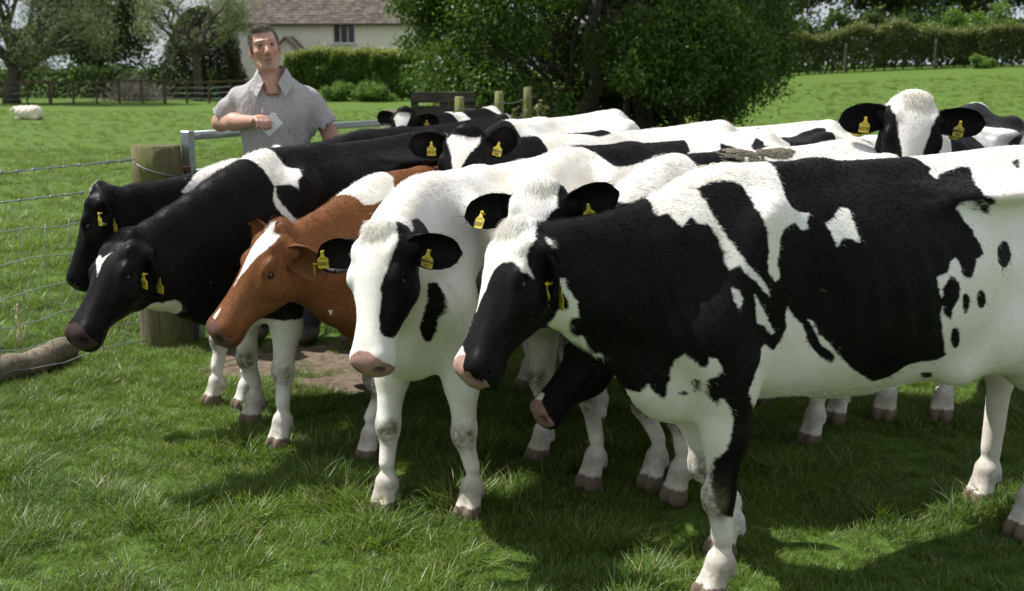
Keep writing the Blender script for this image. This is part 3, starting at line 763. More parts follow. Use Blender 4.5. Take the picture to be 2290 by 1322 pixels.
# coat markings in each animal's own coordinates
PAT = {}
PAT['A'] = [
 ('T',0,[(0.286,0.084),(0.277,0.098),(0.246,0.102),(0.239,0.146),(0.225,0.166),(0.195,0.145),(0.183,0.173),(0.155,0.184),(0.139,0.237),(0.13,0.3),(0.129,0.355),(0.122,0.386),(0.1,0.367),(0.087,0.405),(0.054,0.443),(0.021,0.493),(-0.0,0.515),(0.015,0.465),(0.047,0.418),(0.079,0.373),(0.102,0.295),(0.12,0.228),(0.137,0.161),(0.147,0.108),(0.156,0.066),(0.118,0.068),(0.079,0.073),(0.043,0.084),(0.023,0.101),(0.021,0.143),(0.025,0.193),(0.019,0.252),(0.014,0.29),(0.011,0.329),(0.014,0.38),(0.006,0.422),(-0.015,0.451),(-0.031,0.434),(-0.021,0.39),(-0.025,0.329),(-0.034,0.288),(-0.058,0.257),(-0.099,0.239),(-0.126,0.256),(-0.148,0.255),(-0.143,0.228),(-0.164,0.201),(-0.122,0.192),(-0.1,0.182),(-0.098,0.139),(-0.11,0.092),(-0.128,-0.06),(-0.035,-0.06),(0.074,-0.06),(0.167,-0.06),(0.263,-0.06)]),
 ('T',0,[(-0.199,0.251),(-0.23,0.238),(-0.26,0.202),(-0.289,0.211),(-0.287,0.248),(-0.287,0.281),(-0.287,0.337),(-0.266,0.317),(-0.243,0.312),(-0.219,0.336),(-0.211,0.29)]),
 ('T',0,[(0.123,0.462),(0.107,0.473),(0.095,0.509),(0.109,0.558),(0.122,0.515)]),
 ('T',0,[(0.055,0.492),(0.032,0.539),(0.0,0.616),(-0.039,0.691),(-0.025,0.698),(0.003,0.655),(0.036,0.625),(0.046,0.555)]),
 ('T',0,[(0.074,0.793),(0.059,0.763),(0.042,0.745),(0.018,0.721),(-0.002,0.723),(-0.04,0.757),(-0.051,0.735),(-0.066,0.705),(-0.079,0.672),(-0.066,0.611),(-0.072,0.571),(-0.096,0.628),(-0.132,0.672),(-0.145,0.714),(-0.161,0.749),(-0.195,0.774),(-0.228,0.781),(-0.235,0.76),(-0.213,0.744),(-0.189,0.732),(-0.174,0.699),(-0.155,0.661),(-0.145,0.648),(-0.166,0.658),(-0.18,0.696),(-0.203,0.717),(-0.247,0.757),(-0.293,0.791),(-0.353,0.823),(-0.398,0.846),(-0.434,0.83),(-0.46,0.797),(-0.473,0.779),(-0.521,0.766),(-0.587,0.766),(-0.607,0.751),(-0.57,0.686),(-0.548,0.634),(-0.538,0.605),(-0.549,0.57),(-0.532,0.541),(-0.523,0.504),(-0.52,0.483),(-0.551,0.471),(-0.571,0.437),(-0.592,0.424),(-0.606,0.454),(-0.615,0.49),(-0.638,0.499),(-0.656,0.472),(-0.665,0.437),(-0.699,0.418),(-0.698,0.388),(-0.682,0.357),(-0.681,0.334),(-0.665,0.309),(-0.65,0.275),(-0.638,0.259),(-0.654,0.258),(-0.701,0.274),(-0.769,0.292),(-0.746,0.276),(-0.709,0.256),(-0.733,0.207),(-0.797,0.123),(-0.825,0.078),(-0.79,0.073),(-0.745,0.082),(-0.695,0.092),(-0.661,0.12),(-0.655,0.112),(-0.659,0.083),(-0.68,0.067),(-0.665,0.053),(-0.639,-0.06),(-1.6,-0.3),(-1.6,1.04),(-0.1,1.04)]),
 ('T',1,[(-0.823,0.429),(-0.811,0.452),(-0.795,0.468),(-0.778,0.473),(-0.763,0.466),(-0.755,0.448),(-0.758,0.425),(-0.771,0.401),(-0.789,0.384),(-0.807,0.378),(-0.821,0.385),(-0.827,0.404)]),
 ('T',1,[(-0.706,0.57),(-0.706,0.586),(-0.701,0.597),(-0.692,0.6),(-0.681,0.595),(-0.672,0.582),(-0.667,0.565),(-0.667,0.549),(-0.673,0.538),(-0.682,0.535),(-0.692,0.54),(-0.701,0.553)]),
 ('T',1,[(-0.643,0.577),(-0.644,0.594),(-0.641,0.607),(-0.634,0.611),(-0.626,0.606),(-0.618,0.592),(-0.614,0.575),(-0.614,0.558),(-0.618,0.546),(-0.624,0.542),(-0.632,0.547),(-0.639,0.56)]),
 ('T',1,[(-0.633,0.692),(-0.64,0.712),(-0.64,0.726),(-0.634,0.731),(-0.622,0.724),(-0.608,0.707),(-0.598,0.687),(-0.593,0.668),(-0.595,0.655),(-0.602,0.651),(-0.612,0.657),(-0.624,0.672)]),
 ('T',1,[(-0.613,0.837),(-0.617,0.846),(-0.616,0.854),(-0.608,0.859),(-0.593,0.855),(-0.575,0.843),(-0.563,0.832),(-0.559,0.822),(-0.564,0.818),(-0.576,0.818),(-0.591,0.822),(-0.604,0.829)]),
 ('T',1,[(-0.541,0.513),(-0.565,0.48),(-0.599,0.503),(-0.601,0.559),(-0.579,0.585),(-0.58,0.628),(-0.554,0.606),(-0.542,0.57)]),
 ('T',1,[(-0.985,0.079),(-1.026,0.073),(-0.982,0.121),(-0.981,0.108)]),
 ('S',0,[(0.257,0.719),(0.256,0.756),(0.245,0.776),(0.226,0.762),(0.209,0.738),(0.192,0.746),(0.194,0.772),(0.177,0.767),(0.159,0.735),(0.167,0.714),(0.183,0.705),(0.179,0.676),(0.165,0.643),(0.148,0.622),(0.145,0.648),(0.128,0.636),(0.107,0.594),(0.115,0.613),(0.1,0.576),(0.117,0.485),(0.131,0.462),(0.131,0.417),(0.132,0.365),(0.128,0.327),(0.107,0.289),(0.02,0.25),(-0.3,-0.1),(0.6,-0.1),(0.6,0.6),(0.316,0.645),(0.304,0.673),(0.287,0.65),(0.255,0.629),(0.257,0.671),(0.252,0.691)]),
 ('S',1,[(0.195,0.646),(0.196,0.642),(0.2,0.638),(0.206,0.637),(0.213,0.638),(0.22,0.641),(0.222,0.645),(0.221,0.649),(0.216,0.652),(0.21,0.654),(0.203,0.653),(0.198,0.65)]),
 ('S',1,[(0.19,0.679),(0.187,0.668),(0.185,0.659),(0.186,0.654),(0.188,0.656),(0.192,0.664),(0.196,0.674),(0.2,0.686),(0.202,0.695),(0.201,0.699),(0.199,0.697),(0.194,0.69)]),
 ('H',0,[(0.436,0.016),(0.398,-0.066),(0.336,-0.055),(0.328,-0.047),(0.316,-0.032),(0.255,-0.021),(0.222,-0.001),(0.205,-0.002),(0.163,0.015),(0.136,0.038),(0.129,0.073),(0.144,0.095),(0.154,0.103),(0.144,0.114),(0.147,0.137),(0.13,0.119),(0.115,0.107),(0.098,0.098),(0.073,0.094),(0.039,0.101),(-0.06,0.06),(-0.06,-0.06),(0.05,-0.1),(0.12,-0.08),(0.3,-0.03),(0.47,-0.1),(0.52,-0.1),(0.52,0.02)]),
 ('SH',0,[(0.512,0.804),(0.446,0.756),(0.421,0.751),(0.438,0.768),(0.454,0.766),(0.472,0.785),(0.5,0.827),(0.513,0.821),(0.526,0.829),(0.549,0.868),(0.545,0.885),(0.525,0.884),(0.539,0.936),(0.57,0.968),(0.574,0.997),(0.589,0.997),(0.578,0.961),(0.56,0.937),(0.558,0.914),(0.586,0.911),(0.59,0.882),(0.603,0.866)]),
 ('SH',0,[(0.619,1.109),(0.618,1.103),(0.605,1.086),(0.597,1.078),(0.62,1.086),(0.627,1.098)]),
]
PAT['B'] = [
 ('H',1,[(-0.05,0.07),(0.05,0.085),(0.1,0.078),(0.15,0.066),(0.21,0.058),(0.26,0.066),(0.31,0.07),(0.355,0.082),(0.375,0.11),(0.37,0.16),(0.33,0.21),(0.26,0.25),(0.2,0.26),(0.12,0.25),(0.05,0.22),(-0.05,0.2)]),
 ('H',1,[(0.06,-0.12),(0.12,-0.105),(0.2,-0.105),(0.27,-0.115),(0.3,-0.15),(0.22,-0.26),(-0.04,-0.25),(-0.04,-0.1)]),
 ('H',1,[(-0.04,-0.05),(0.02,-0.085),(0.03,-0.12),(-0.05,-0.2)]),
 ('T',1,[(0.317,0.503),(0.251,0.524),(0.235,0.585),(0.24,0.625),(0.24,0.674),(0.251,0.745),(0.233,0.81),(0.227,0.873),(0.257,0.876),(0.272,0.858),(0.285,0.834),(0.284,0.746),(0.289,0.643)]),
 ('T',1,[(0.371,0.191),(0.315,0.175),(0.288,0.203),(0.272,0.24),(0.278,0.29),(0.49,0.33),(0.49,0.3),(0.393,0.231)]),
]
PAT['K'] = [
 ('T',0,[(0.179,-0.06),(0.122,-0.06),(0.041,-0.06),(0.026,0.113),(-0.015,0.161),(0.006,0.211),(0.037,0.223),(0.045,0.263),(0.066,0.22),(0.106,0.195),(0.132,0.193),(0.156,0.244),(0.156,0.303),(0.13,0.392),(0.118,0.482),(0.044,0.532),(-0.035,0.511),(-0.028,0.472),(-0.003,0.437),(0.045,0.473),(0.1,0.405),(0.123,0.321),(0.138,0.252),(0.128,0.201),(0.136,0.168),(0.14,0.109)]),
 ('P',0,((0.612,-0.019,0.664),0.062)),
 ('P',0,((0.663,-0.029,0.677),0.045)),
 ('H',0,[(0.145,-0.074),(0.123,-0.083),(0.11,-0.066),(0.135,-0.029),(0.105,0.012),(0.129,-0.005),(0.162,-0.01),(0.193,-0.009),(0.223,-0.009),(0.192,-0.025)]),
 ('T',0,[(-1.25,-0.3),(-1.25,0.06),(-1.34,0.12),(-1.6,0.2),(-1.6,-0.3)]),
 ('Z',0,0.56),
]
PAT['L'] = [
 ('T',0,[(0.408,0.094),(0.335,0.043),(0.221,-0.06),(0.125,-0.06),(0.061,-0.06),(0.106,0.152),(0.171,0.181),(0.238,0.185),(0.342,0.151)]),
 ('H',0,[(-0.03,-0.05),(-0.03,0.028),(0.06,0.036),(0.13,0.03),(0.2,0.024),(0.3,0.028),(0.4,0.034),(0.46,0.03),(0.52,0.03),(0.52,-0.05)]),
 ('Z',0,0.5),
]
PAT['J'] = [
 ('T',0,[(0.281,-0.06),(0.173,-0.06),(0.011,-0.06),(0.002,0.056),(0.038,0.09),(0.04,0.161),(0.023,0.246),(-0.104,0.257),(0.059,0.322),(0.089,0.277),(0.089,0.193),(0.128,0.14),(0.208,0.134),(0.248,0.113)]),
 ('T',0,[(-0.093,0.093),(-0.101,0.111),(-0.074,0.196),(-0.044,0.171)]),
 ('T',0,[(-0.263,0.151),(-0.157,0.263),(-0.083,0.332),(-0.162,0.405),(-0.277,0.243)]),
 ('H',0,[(0.03,0.065),(0.069,0.071),(0.107,0.059),(0.143,0.042),(0.188,0.028),(0.212,0.02),(0.238,0.001),(0.265,-0.006),(0.29,-0.004),(0.3,-0.012),(0.22,-0.018),(0.12,-0.035),(0.03,-0.035),(0.0,-0.02),(-0.01,0.0),(0.03,0.03)]),
 ('H',0,[(0.38,-0.01),(0.4,0.012),(0.44,0.014),(0.46,-0.02),(0.42,-0.03)]),
 ('SH',0,[(0.449,0.706),(0.399,0.709),(0.403,0.679)]),
 ('Z',0,0.45),
 ('L',1,[(-0.03,0.62),(0.03,0.62),(0.045,0.4),(0.05,0.33),(0.025,0.28),(0.0,0.33),(-0.05,0.45)]),
 ('Z2',0,0.3),
]
PAT['C'] = [
 ('H',1,[(0.034,0.064),(0.068,0.062),(0.086,0.067),(0.094,0.056),(0.112,0.044),(0.138,0.035),(0.163,0.033),(0.25,0.06),(0.32,0.1),(0.2,0.26),(-0.05,0.26),(-0.05,0.08)]),
 ('H',1,[(0.08,-0.105),(0.16,-0.09),(0.25,-0.08),(0.3,-0.1),(0.2,-0.26),(-0.05,-0.26),(-0.05,-0.1)]),
 ('T',1,[(0.015,-0.003),(-0.111,-0.005),(-0.164,0.0),(-0.156,-0.002),(-0.199,-0.003),(-0.243,-0.06),(-0.294,-0.06),(-0.634,0.005),(-0.591,0.082),(-0.509,0.127),(-0.318,0.128),(-0.076,0.137),(-0.033,0.079),(0.012,0.034),(0.099,0.004)]),
 ('T',1,[(-0.813,0.062),(-0.869,0.09),(-0.875,0.177),(-0.72,0.158)]),
 ('T',1,[(-1.063,0.062),(-1.078,0.097),(-0.973,0.195),(-0.929,0.179),(-0.97,0.114)]),
]
PAT['N'] = [
 ('T',1,[(-0.017,-0.06),(-0.108,-0.06),(-0.279,-0.06),(-0.254,0.12),(-0.182,0.126),(-0.027,0.156),(-0.024,0.092)]),
]
PAT['G'] = [
 ('T',1,[(-0.632,0.02),(-0.709,0.051),(-0.722,0.131),(-0.798,0.147),(-0.912,0.099),(-1.027,0.078),(-1.095,0.081),(-1.036,0.2),(-1.02,0.255),(-0.924,0.254),(-0.773,0.273),(-0.657,0.259),(-0.602,0.242),(-0.613,0.131)]),
]
PAT['D'] = [
 ('T',1,[(0.079,0.023),(-0.185,-0.001),(-0.29,-0.002),(-0.309,0.051),(-0.208,0.059),(-0.098,0.025)]),
 ('T',1,[(0.16,-0.5),(0.16,0.35),(0.9,0.5),(0.9,-0.5)]),
]
PAT['A'].insert(0, ('R', 0, [(-2, -.1), (.6, -.1), (.6, .55), (-2, .62)]))
for _k in 'BCDEFGHIMN': PAT.setdefault(_k, [])
_side = lambda a, b, c: [('H', 1, [(-.06, a), (.06, a), (.14, b), (.24, b), (.34, c), (.47, c + .02), (.47, .29), (-.06, .29)]), ('H', 1, [(-.06, -a), (.06, -a), (.14, -b), (.24, -b), (.34, -c), (.47, -c - .02), (.47, -.29), (-.06, -.29)])]
PAT['D'] += [('H', 1, [(-.1, -.32), (.6, -.32), (.6, .32), (-.1, .32)]), ('H', 0, [(.035, -.03), (.03, -.065), (.06, -.07), (.15, -.045), (.24, -.026), (.32, -.022), (.42, -.05), (.5, -.06), (.5, .05), (.4, .03), (.3, .004), (.22, .006), (.15, .026), (.08, .060), (.035, .066), (.04, .03)])]
PAT['H'] += [('H', 1, [(.03, .085), (.08, .060), (.16, .052), (.22, .040), (.30, .036), (.40, .05), (.5, .08), (.5, .3), (-.05, .3)]),
             ('H', 1, [(.03, -.09), (.09, -.066), (.17, -.060), (.23, -.050), (.30, -.045), (.40, -.06), (.5, -.09), (.5, -.3), (-.05, -.3)]),
             ('T', 1, [(-.05, .05), (.10, .20), (.15, .45), (-.05, .62), (-.30, .60), (-.42, .30), (-.30, .10)]), ('T', 1, [(-.02, -.10), (.05, -.3), (-.10, -.5), (-.22, -.28)]), ('T', 1, [(-.7, -.3), (-.6, .1), (-.9, .35), (-1.2, .1), (-1.1, -.25)])]
PAT['F'] += [('T', 1, [(-.25, -.5), (-.28, .5), (.9, .6), (.9, -.6)]), ('T', 1, [(-.55, -.15), (-.5, .25), (-.9, .45), (-1.05, .1), (-.9, -.2)]),
             ('H', 1, [(-.1, -.32), (.6, -.32), (.6, .32), (-.1, .32)]), ('H', 0, [(.02, -.05), (.08, -.07), (.2, -.035), (.35, -.03), (.5, -.05), (.5, .05), (.35, .03), (.2, .02), (.08, .05), (.02, .05)])]
PAT['M'] += [('H', 0, [(-.06, -.2), (-.06, .06), (.03, .05), (.12, .03), (.3, .03), (.5, .05), (.5, -.05), (.2, -.08)])]
PAT['I'] += [('T', 0, [(-.75, -.5), (-.8, .9), (-1.1, .9), (-1.1, -.5)]), ('H', 1, [(-.1, -.32), (.6, -.32), (.6, .32), (-.1, .32)]), ('H', 0, [(.0, -.03), (.2, -.03), (.5, -.03), (.5, .03), (.2, .03), (.0, .03)])]
PAT['E'] += [('T', 1, [(.05, -.25), (.1, .3), (.5, .4), (.5, -.4)]), ('T', 1, [(-.75, .42), (-.55, .40), (-.35, .6), (-.7, .75)])]
PAT['N'] += [('H', 1, [(-.1, -.32), (.6, -.32), (.6, .32), (-.1, .32)]), ('H', 0, [(.40, -.05), (.40, .02), (.45, .035), (.52, .03), (.52, -.08)]), ('S', 1, [(.16, 1.1), (.2, .75), (.3, .6), (.8, .2), (.8, 1.2)])]

M_BW = coat_material("coat_black_and_white", (.0078, .0070, .0072), 0.0)
M_PINK = coat_material("coat_black_and_white_pink_nosed", (.0078, .0070, .0072), .85)
M_RED = coat_material("coat_red_and_white", (.155, .062, .025), .5, dark2=(.225, .095, .042), nose_col=(.20, .10, .07))
LOOK = dict(
 A=(1, M_PINK, 42000, "large black heifer with white star on its ribs, standing nearest the camera"),
 B=(0, M_PINK, 24000, "white-bodied heifer with black eye patch and pink nose, facing the camera"),
 C=(0, M_BW, 20000, "white-faced heifer with tag 325, head above the nearest cow's neck"),
 N=(0, M_PINK, 18000, "heifer with dried dung on its white back, black muzzle low behind the nearest cow"),
 D=(0, M_BW, 18000, "black-faced heifer with white wedge blaze looking over the white heifer's back"),
 H=(0, M_BW, 18000, "heifer with broad white face held high behind the nearest cow's rump"),
 J=(1, M_RED, 26000, "red and white heifer with narrow blaze, the only brown cow"),
 K=(1, M_BW, 28000, "black heifer with small white forehead star and white shoulder flash, head lowered"),
 L=(1, M_BW, 20000, "black heifer with white blaze and white shoulder patch, head beside the wire fence"),
 M=(1, M_BW, 8000, "black-backed heifer with white poll standing just in front of the man"),
 E=(0, M_BW, 9000, "mostly white heifer whose back shows in front of the fence posts"),
 F=(0, M_BW, 7000, "black-headed heifer with white blaze, farthest away beside the gate's end"),
 G=(0, M_BW, 9000, "white heifer with black saddle on its rump, behind the dung-marked one"),
 I=(1, M_BW, 6000, "black heifer cut off by the right edge of the picture"))
ID = lambda a, b: [(a, .0105, -.004, 0), (b, .0215, -.028, .0004)]
NM = lambda a, b: [("261045", .0075, -.006, 0), (a, .0165, -.020, .0006), (b, .0165, -.038, .0006)]
COWS = {}
for key, sp in HERD.items():
    base, mat, nh, label = LOOK[key]
    k = build_cow(key, sp['pos'], sp['deg'], sp['s'], sp['poll'], Vector(sp['mz']) - Vector(sp['poll']), sp['brow'], sp.get('feet'), h=sp['h'], ears=sp.get('ears'), neck_sag=sp.get('sag', 0), hz_=sp.get('hz'), nf=sp.get('nf', 1.0))
    paint_cow(k, base, PAT[key])
    if key == 'A': k.nose[k.ishead & (k.hl > .012) & (k.hs < .482)] = -.05
    o = link_cow(k, mat, label, RG, nh, poll_n=0 if key in 'EGI' else {'A': 1300, 'B': 900, 'H': 900, 'K': 700, 'J': 700, 'C': 350}.get(key, 500), lmul=1.0 if sp['h'] < .0095 else 1.2, poll_len={'A': .042, 'B': .034, 'H': .022, 'C': .02}.get(key, .026))
    COWS[key] = (k, o)
_c = lambda q: COWS[q]
add_tag(*_c('B'), 'r', ID("261045", "202817"), u=.78, v=-.02, tilt=.05, face=(-.25, -.95, .0))
add_tag(*_c('B'), 'l', NM("EMERALD", "'311'"), u=.42, tilt=-.18, face=(-.35, -.9, .05))
add_tag(*_c('C'), 'l', NM("EMERALD", "'325'"), u=.40, v=-.01, tilt=.14, face=(-.12, -.98, .05))
add_tag(*_c('C'), 'r', ID("261045", "202831"), u=.70, face=(-.2, -.25, .95), twin=False)
add_tag(*_c('D'), 'r', ID("261045", "102715"), u=.45, v=-.01, face=(-.1, -.98, .0), twin=False)
add_tag(*_c('D'), 'l', NM("EMERALD", "'285'"), u=.42, tilt=-.22, face=(-.1, -.98, .05), twin=False)
add_tag(*_c('H'), 'r', ID("261045", "202782"), u=.48, tilt=-.10, face=(-.05, -.98, .05))
add_tag(*_c('H'), 'l', NM("EMERALD", "'267'"), u=.48, tilt=-.14, face=(.0, -.98, .05))
add_tag(*_c('K'), 'l', NM("TAMI", "211"), u=.62, face=(-.60, -.75, .0), tilt=-.10)
add_tag(*_c('L'), 'l', ID("261045", "2077"), u=.55, face=(-.70, -.65, .0), tilt=.05)
add_tag(*_c('A'), 'l', NM("EMERALD", "'290'"), u=.62, face=(-.93, -.35, .0), tilt=-.22, out=.02)
add_tag(*_c('J'), 'l', ID("261045", "202790"), u=.55, face=(-.95, .25, .0), tilt=-.3, out=.02)
add_tag(*_c('F'), 'l', NM("EMERALD", "'259'"), u=.45, face=(-.1, -.98, .0), twin=False)
# dried dung caked on one back
def dung_on(k, root, cx, cv_, rx, rv, seed, name="dried_dung"):
    g = np.random.default_rng(seed); m = ~k.ishead & ~k.isear & (k.N[:, 2] > .2)
    q = k.T - np.array((cx, cv_)); rr = np.sqrt((q[:, 0] / rx) ** 2 + (q[:, 1] / rv) ** 2)
    ids = np.where(m & (rr < 1))[0]
    V = []; F = []
    for i in g.choice(ids, min(150, len(ids) * 2)):
        c = k.V[i] + k.N[i] * .002; r = g.uniform(.004, .019) * (1.15 - rr[i] * .6); b = len(V)
        t1 = vn(np.cross(k.N[i], (0, 1, .1))); t2 = np.cross(k.N[i], t1)
        n_ = 7
        for ring, hh in ((1.0, -.15), (.8, .10)):
            for j in range(n_):
                a = 2 * math.pi * j / n_ ; rad = r * ring * g.uniform(.7, 1.3)
                V.append(c + (t1 * math.cos(a) * 1.5 + t2 * math.sin(a)) * rad + k.N[i] * hh * r)
        V.append(c + k.N[i] * r * .14)
        for j in range(n_):
            j2 = (j + 1) % n_; F.append((b + j, b + j2, b + n_ + j2, b + n_ + j)); F.append((b + n_ + j, b + n_ + j2, b + 2 * n_))
    o = mesh_obj(name, V, F, M_DUNG, root); tag(o, kind="stuff")
M_DUNG = simple("dried_dung", (.125, .105, .072), .95, .6, 45, .8)
dung_on(*COWS['N'], -.30, .05, .13, .09, 5)
dung_on(*COWS['N'], -.52, .03, .10, .04, 6, 'dried_dung')
# ------------------------------------------------------------------ field
def grass_ground_material():
    m = NT("field_grass"); o = m.coord('Object')
    big = m.noise(.16, 4, .55, o); mid = m.noise(1.3, 5, .6, o); fine = m.noise(34, 6, .7, m.mapping(o, (1, .55, 1))); fin2 = m.noise(9, 5, .7, m.mapping(o, (1, .45, 1)))
    c = m.mix(m.rng(big, .35, .65), (.118, .215, .025), (.155, .262, .034))
    c = m.mix(m.rng(mid, .35, .70, 0, .75), c, (.098, .180, .028))
    c = m.mix(m.rng(fin2, .45, .75, 0, .65), c, (.175, .275, .055))
    c = m.mix(m.rng(fine, .30, .75, 0, .75), (.055, .095, .016), c)
    soil_n = m.noise(14, 6, .65, o)
    sc = m.ramp(soil_n, [(.3, (.085, .064, .045)), (.55, (.19, .147, .105)), (.8, (.28, .225, .165))])
    sm = m.rng(m.math('ADD', m.attr('soil'), m.math('MULTIPLY', m.math('SUBTRACT', m.noise(6, 6, .7, o), .5), 1.9)), .35, .60, smooth=True)
    m.col(m.mix(sm, c, sc)); m.p(Roughness=.9); m.b.inputs['Specular IOR Level'].default_value = .15
    m.bump(m.math('ADD', fine, m.math('MULTIPLY', soil_n, .8)), .7, .03)
    return m.m
SOIL = [(gp(690, 800), .62, .50), (gp(770, 850), .35, .28), (gp(560, 830), .35, .25)]
def soil_amt(x, y):
    r = np.zeros_like(np.asarray(x, float))
    for (c, a, b) in SOIL:
        r = np.maximum(r, 1.0 - (((x - c[0]) / a) ** 2 + ((y - c[1]) / b) ** 2) * .85)
    return np.clip(r, 0, 1)
def axis(lo, hi, n_fine, a, b, n_out):
    l = a - (np.geomspace(1, 1 + (a - lo), n_out)[::-1] - 1)
    r = b + (np.geomspace(1, 1 + (hi - b), n_out) - 1)
    return np.unique(np.concatenate([l, np.linspace(a, b, n_fine), r]))
gx = axis(-420, 420, 110, -5, 5, 46); gy = axis(-12, 900, 130, 1.5, 12, 60)
GX, GY = np.meshgrid(gx, gy, indexing='ij')
bumps = .018 * np.sin(GX * 3.1 + np.sin(GY * 2.3)) * np.sin(GY * 2.7 + GX) * (GY < 14)
GZ = ground_z(GX, GY) + bumps
nx, ny = GX.shape
gi = np.arange(nx * ny).reshape(nx, ny)
GF = np.stack([gi[:-1, :-1], gi[1:, :-1], gi[1:, 1:], gi[:-1, 1:]], -1).reshape(-1, 4)
field = mesh_obj("ground", np.stack([GX, GY, GZ], -1).reshape(-1, 3), GF, grass_ground_material(), None, True, dict(soil=soil_amt(GX, GY).ravel()))
tag(field, "green grazed pasture with a worn bare patch by the gate", "ground", kind="structure")

# grass blades
def grass_material(name, a, b, dry):
    m = NT(name)
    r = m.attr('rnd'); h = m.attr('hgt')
    oi = m.n("ObjectInfo").outputs['Random']
    c = m.mix(r, a, b); c = m.mix(m.rng(oi, .1, .9, 0, .65), c, (b[0] * 1.25, b[1] * 1.05, b[2])); c = m.mix(m.rng(m.noise(.9, 4, .6, m.n('NewGeometry').outputs['Position']), .40, .66, 0, .7), c, (a[0] * .8, a[1] * .78, a[2] * 1.3))
    c = m.mix(m.rng(r, .93, .95), c, dry)
    c = m.mix(m.rng(h, 0, .5, .75, 0), c, (.048, .055, .018))  # blade feet darkened in colour, painting the shade down in the turf
    m.col(c); m.p(Roughness=.42); m.b.inputs['Specular IOR Level'].default_value = .38
    tr = m.n("BsdfTranslucent"); m.set(tr.inputs['Color'], m.mix(.5, c, (.26, .40, .03)))
    ms = m.n("MixShader"); ms.inputs[0].default_value = .38
    m.t.links.new(m.b.outputs[0], ms.inputs[1]); m.t.links.new(tr.outputs[0], ms.inputs[2]); m.t.links.new(ms.outputs[0], m.out.inputs['Surface'])
    return m.m
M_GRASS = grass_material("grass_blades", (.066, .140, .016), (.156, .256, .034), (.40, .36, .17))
def tuft(seed, n, hmin, hmax, rad, lean, width, flop=.5):
    g = np.random.default_rng(seed); V = []; F = []; rn = []; hg = []
    wind = g.uniform(0, 2 * math.pi)
    for i in range(n):
        a = g.uniform(0, 2 * math.pi); r = rad * math.sqrt(g.uniform()); x, y = r * math.cos(a), r * math.sin(a)
        h = g.uniform(hmin, hmax); dirr = a + g.normal() * .9 if g.uniform() < .6 else wind + g.normal() * .6
        le = abs(g.normal(lean, lean * .6)); w_ = width * g.uniform(.7, 1.3); bend = g.uniform(.2, 1) * flop
        dx, dy = math.cos(dirr), math.sin(dirr); sx, sy = -dy, dx; tw = g.normal() * .6
        sx, sy = sx * math.cos(tw) + dx * math.sin(tw), sy * math.cos(tw) + dy * math.sin(tw)
        b = len(V); q = g.uniform(); N_ = 4
        for k in range(N_):
            t = k / (N_ - 1); ww = w_ * (1 - t ** 1.8) * .5 + .0002
            off = h * (le * t + bend * t * t * .8); z = h * (t - .38 * bend * t * t - .25 * le * t * t)
            cx, cy = x + dx * off, y + dy * off
            if k < N_ - 1:
                V += [(cx - sx * ww, cy - sy * ww, z), (cx + sx * ww, cy + sy * ww, z)]; rn += [q, q]; hg += [t, t]
            else: V.append((cx, cy, z)); rn.append(q); hg.append(t)
        for k in range(N_ - 2): F.append((b + 2*k, b + 2*k + 1, b + 2*k + 3, b + 2*k + 2))
        F.append((b + 2*(N_-2), b + 2*(N_-2) + 1, b + 2*(N_-1)))
    me = bpy.data.meshes.new("grass_tuft"); me.from_pydata(V, [], F); me.update()
    for an, av in (('rnd', rn), ('hgt', hg)):
        at = me.attributes.new(an, 'FLOAT', 'POINT'); at.data.foreach_set('value', np.array(av, np.float32))
    me.materials.append(M_GRASS)
    return bpy.data.objects.new("grass_tuft", me)
tufts = bpy.data.collections.new("grass_tufts")
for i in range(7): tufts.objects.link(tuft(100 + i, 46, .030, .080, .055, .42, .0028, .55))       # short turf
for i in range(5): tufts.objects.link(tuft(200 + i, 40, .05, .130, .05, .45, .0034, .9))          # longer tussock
def scatter_gn(name, pts, rot, scl, idx):
    me = bpy.data.meshes.new(name); me.vertices.add(len(pts)); me.vertices.foreach_set("co", np.asarray(pts, np.float32).ravel())
    at = me.attributes.new('rot', 'FLOAT_VECTOR', 'POINT'); at.data.foreach_set('vector', np.asarray(rot, np.float32).ravel())
    at = me.attributes.new('scl', 'FLOAT_VECTOR', 'POINT'); at.data.foreach_set('vector', np.asarray(scl, np.float32).ravel())
    at = me.attributes.new('idx', 'INT', 'POINT'); at.data.foreach_set('value', np.asarray(idx, np.int32))
    o = link(bpy.data.objects.new(name, me))
    ng = bpy.data.node_groups.new(name, 'GeometryNodeTree')
    ng.interface.new_socket("Geometry", in_out='INPUT', socket_type='NodeSocketGeometry'); ng.interface.new_socket("Geometry", in_out='OUTPUT', socket_type='NodeSocketGeometry')
    N = ng.nodes; gi_ = N.new('NodeGroupInput'); go = N.new('NodeGroupOutput'); ip = N.new('GeometryNodeInstanceOnPoints'); ci = N.new('GeometryNodeCollectionInfo')
    ci.inputs['Collection'].default_value = tufts; ci.inputs['Separate Children'].default_value = True; ci.inputs['Reset Children'].default_value = True
    def na(nm, dt):
        q = N.new('GeometryNodeInputNamedAttribute'); q.data_type = dt; q.inputs['Name'].default_value = nm; return q.outputs['Attribute']
    L = ng.links
    L.new(gi_.outputs[0], ip.inputs['Points']); L.new(ci.outputs[0], ip.inputs['Instance']); ip.inputs['Pick Instance'].default_value = True
    L.new(na('idx', 'INT'), ip.inputs['Instance Index']); L.new(na('rot', 'FLOAT_VECTOR'), ip.inputs['Rotation']); L.new(na('scl', 'FLOAT_VECTOR'), ip.inputs['Scale'])
    L.new(ip.outputs[0], go.inputs[0])
    md = o.modifiers.new("scatter", 'NODES'); md.node_group = ng
    return o
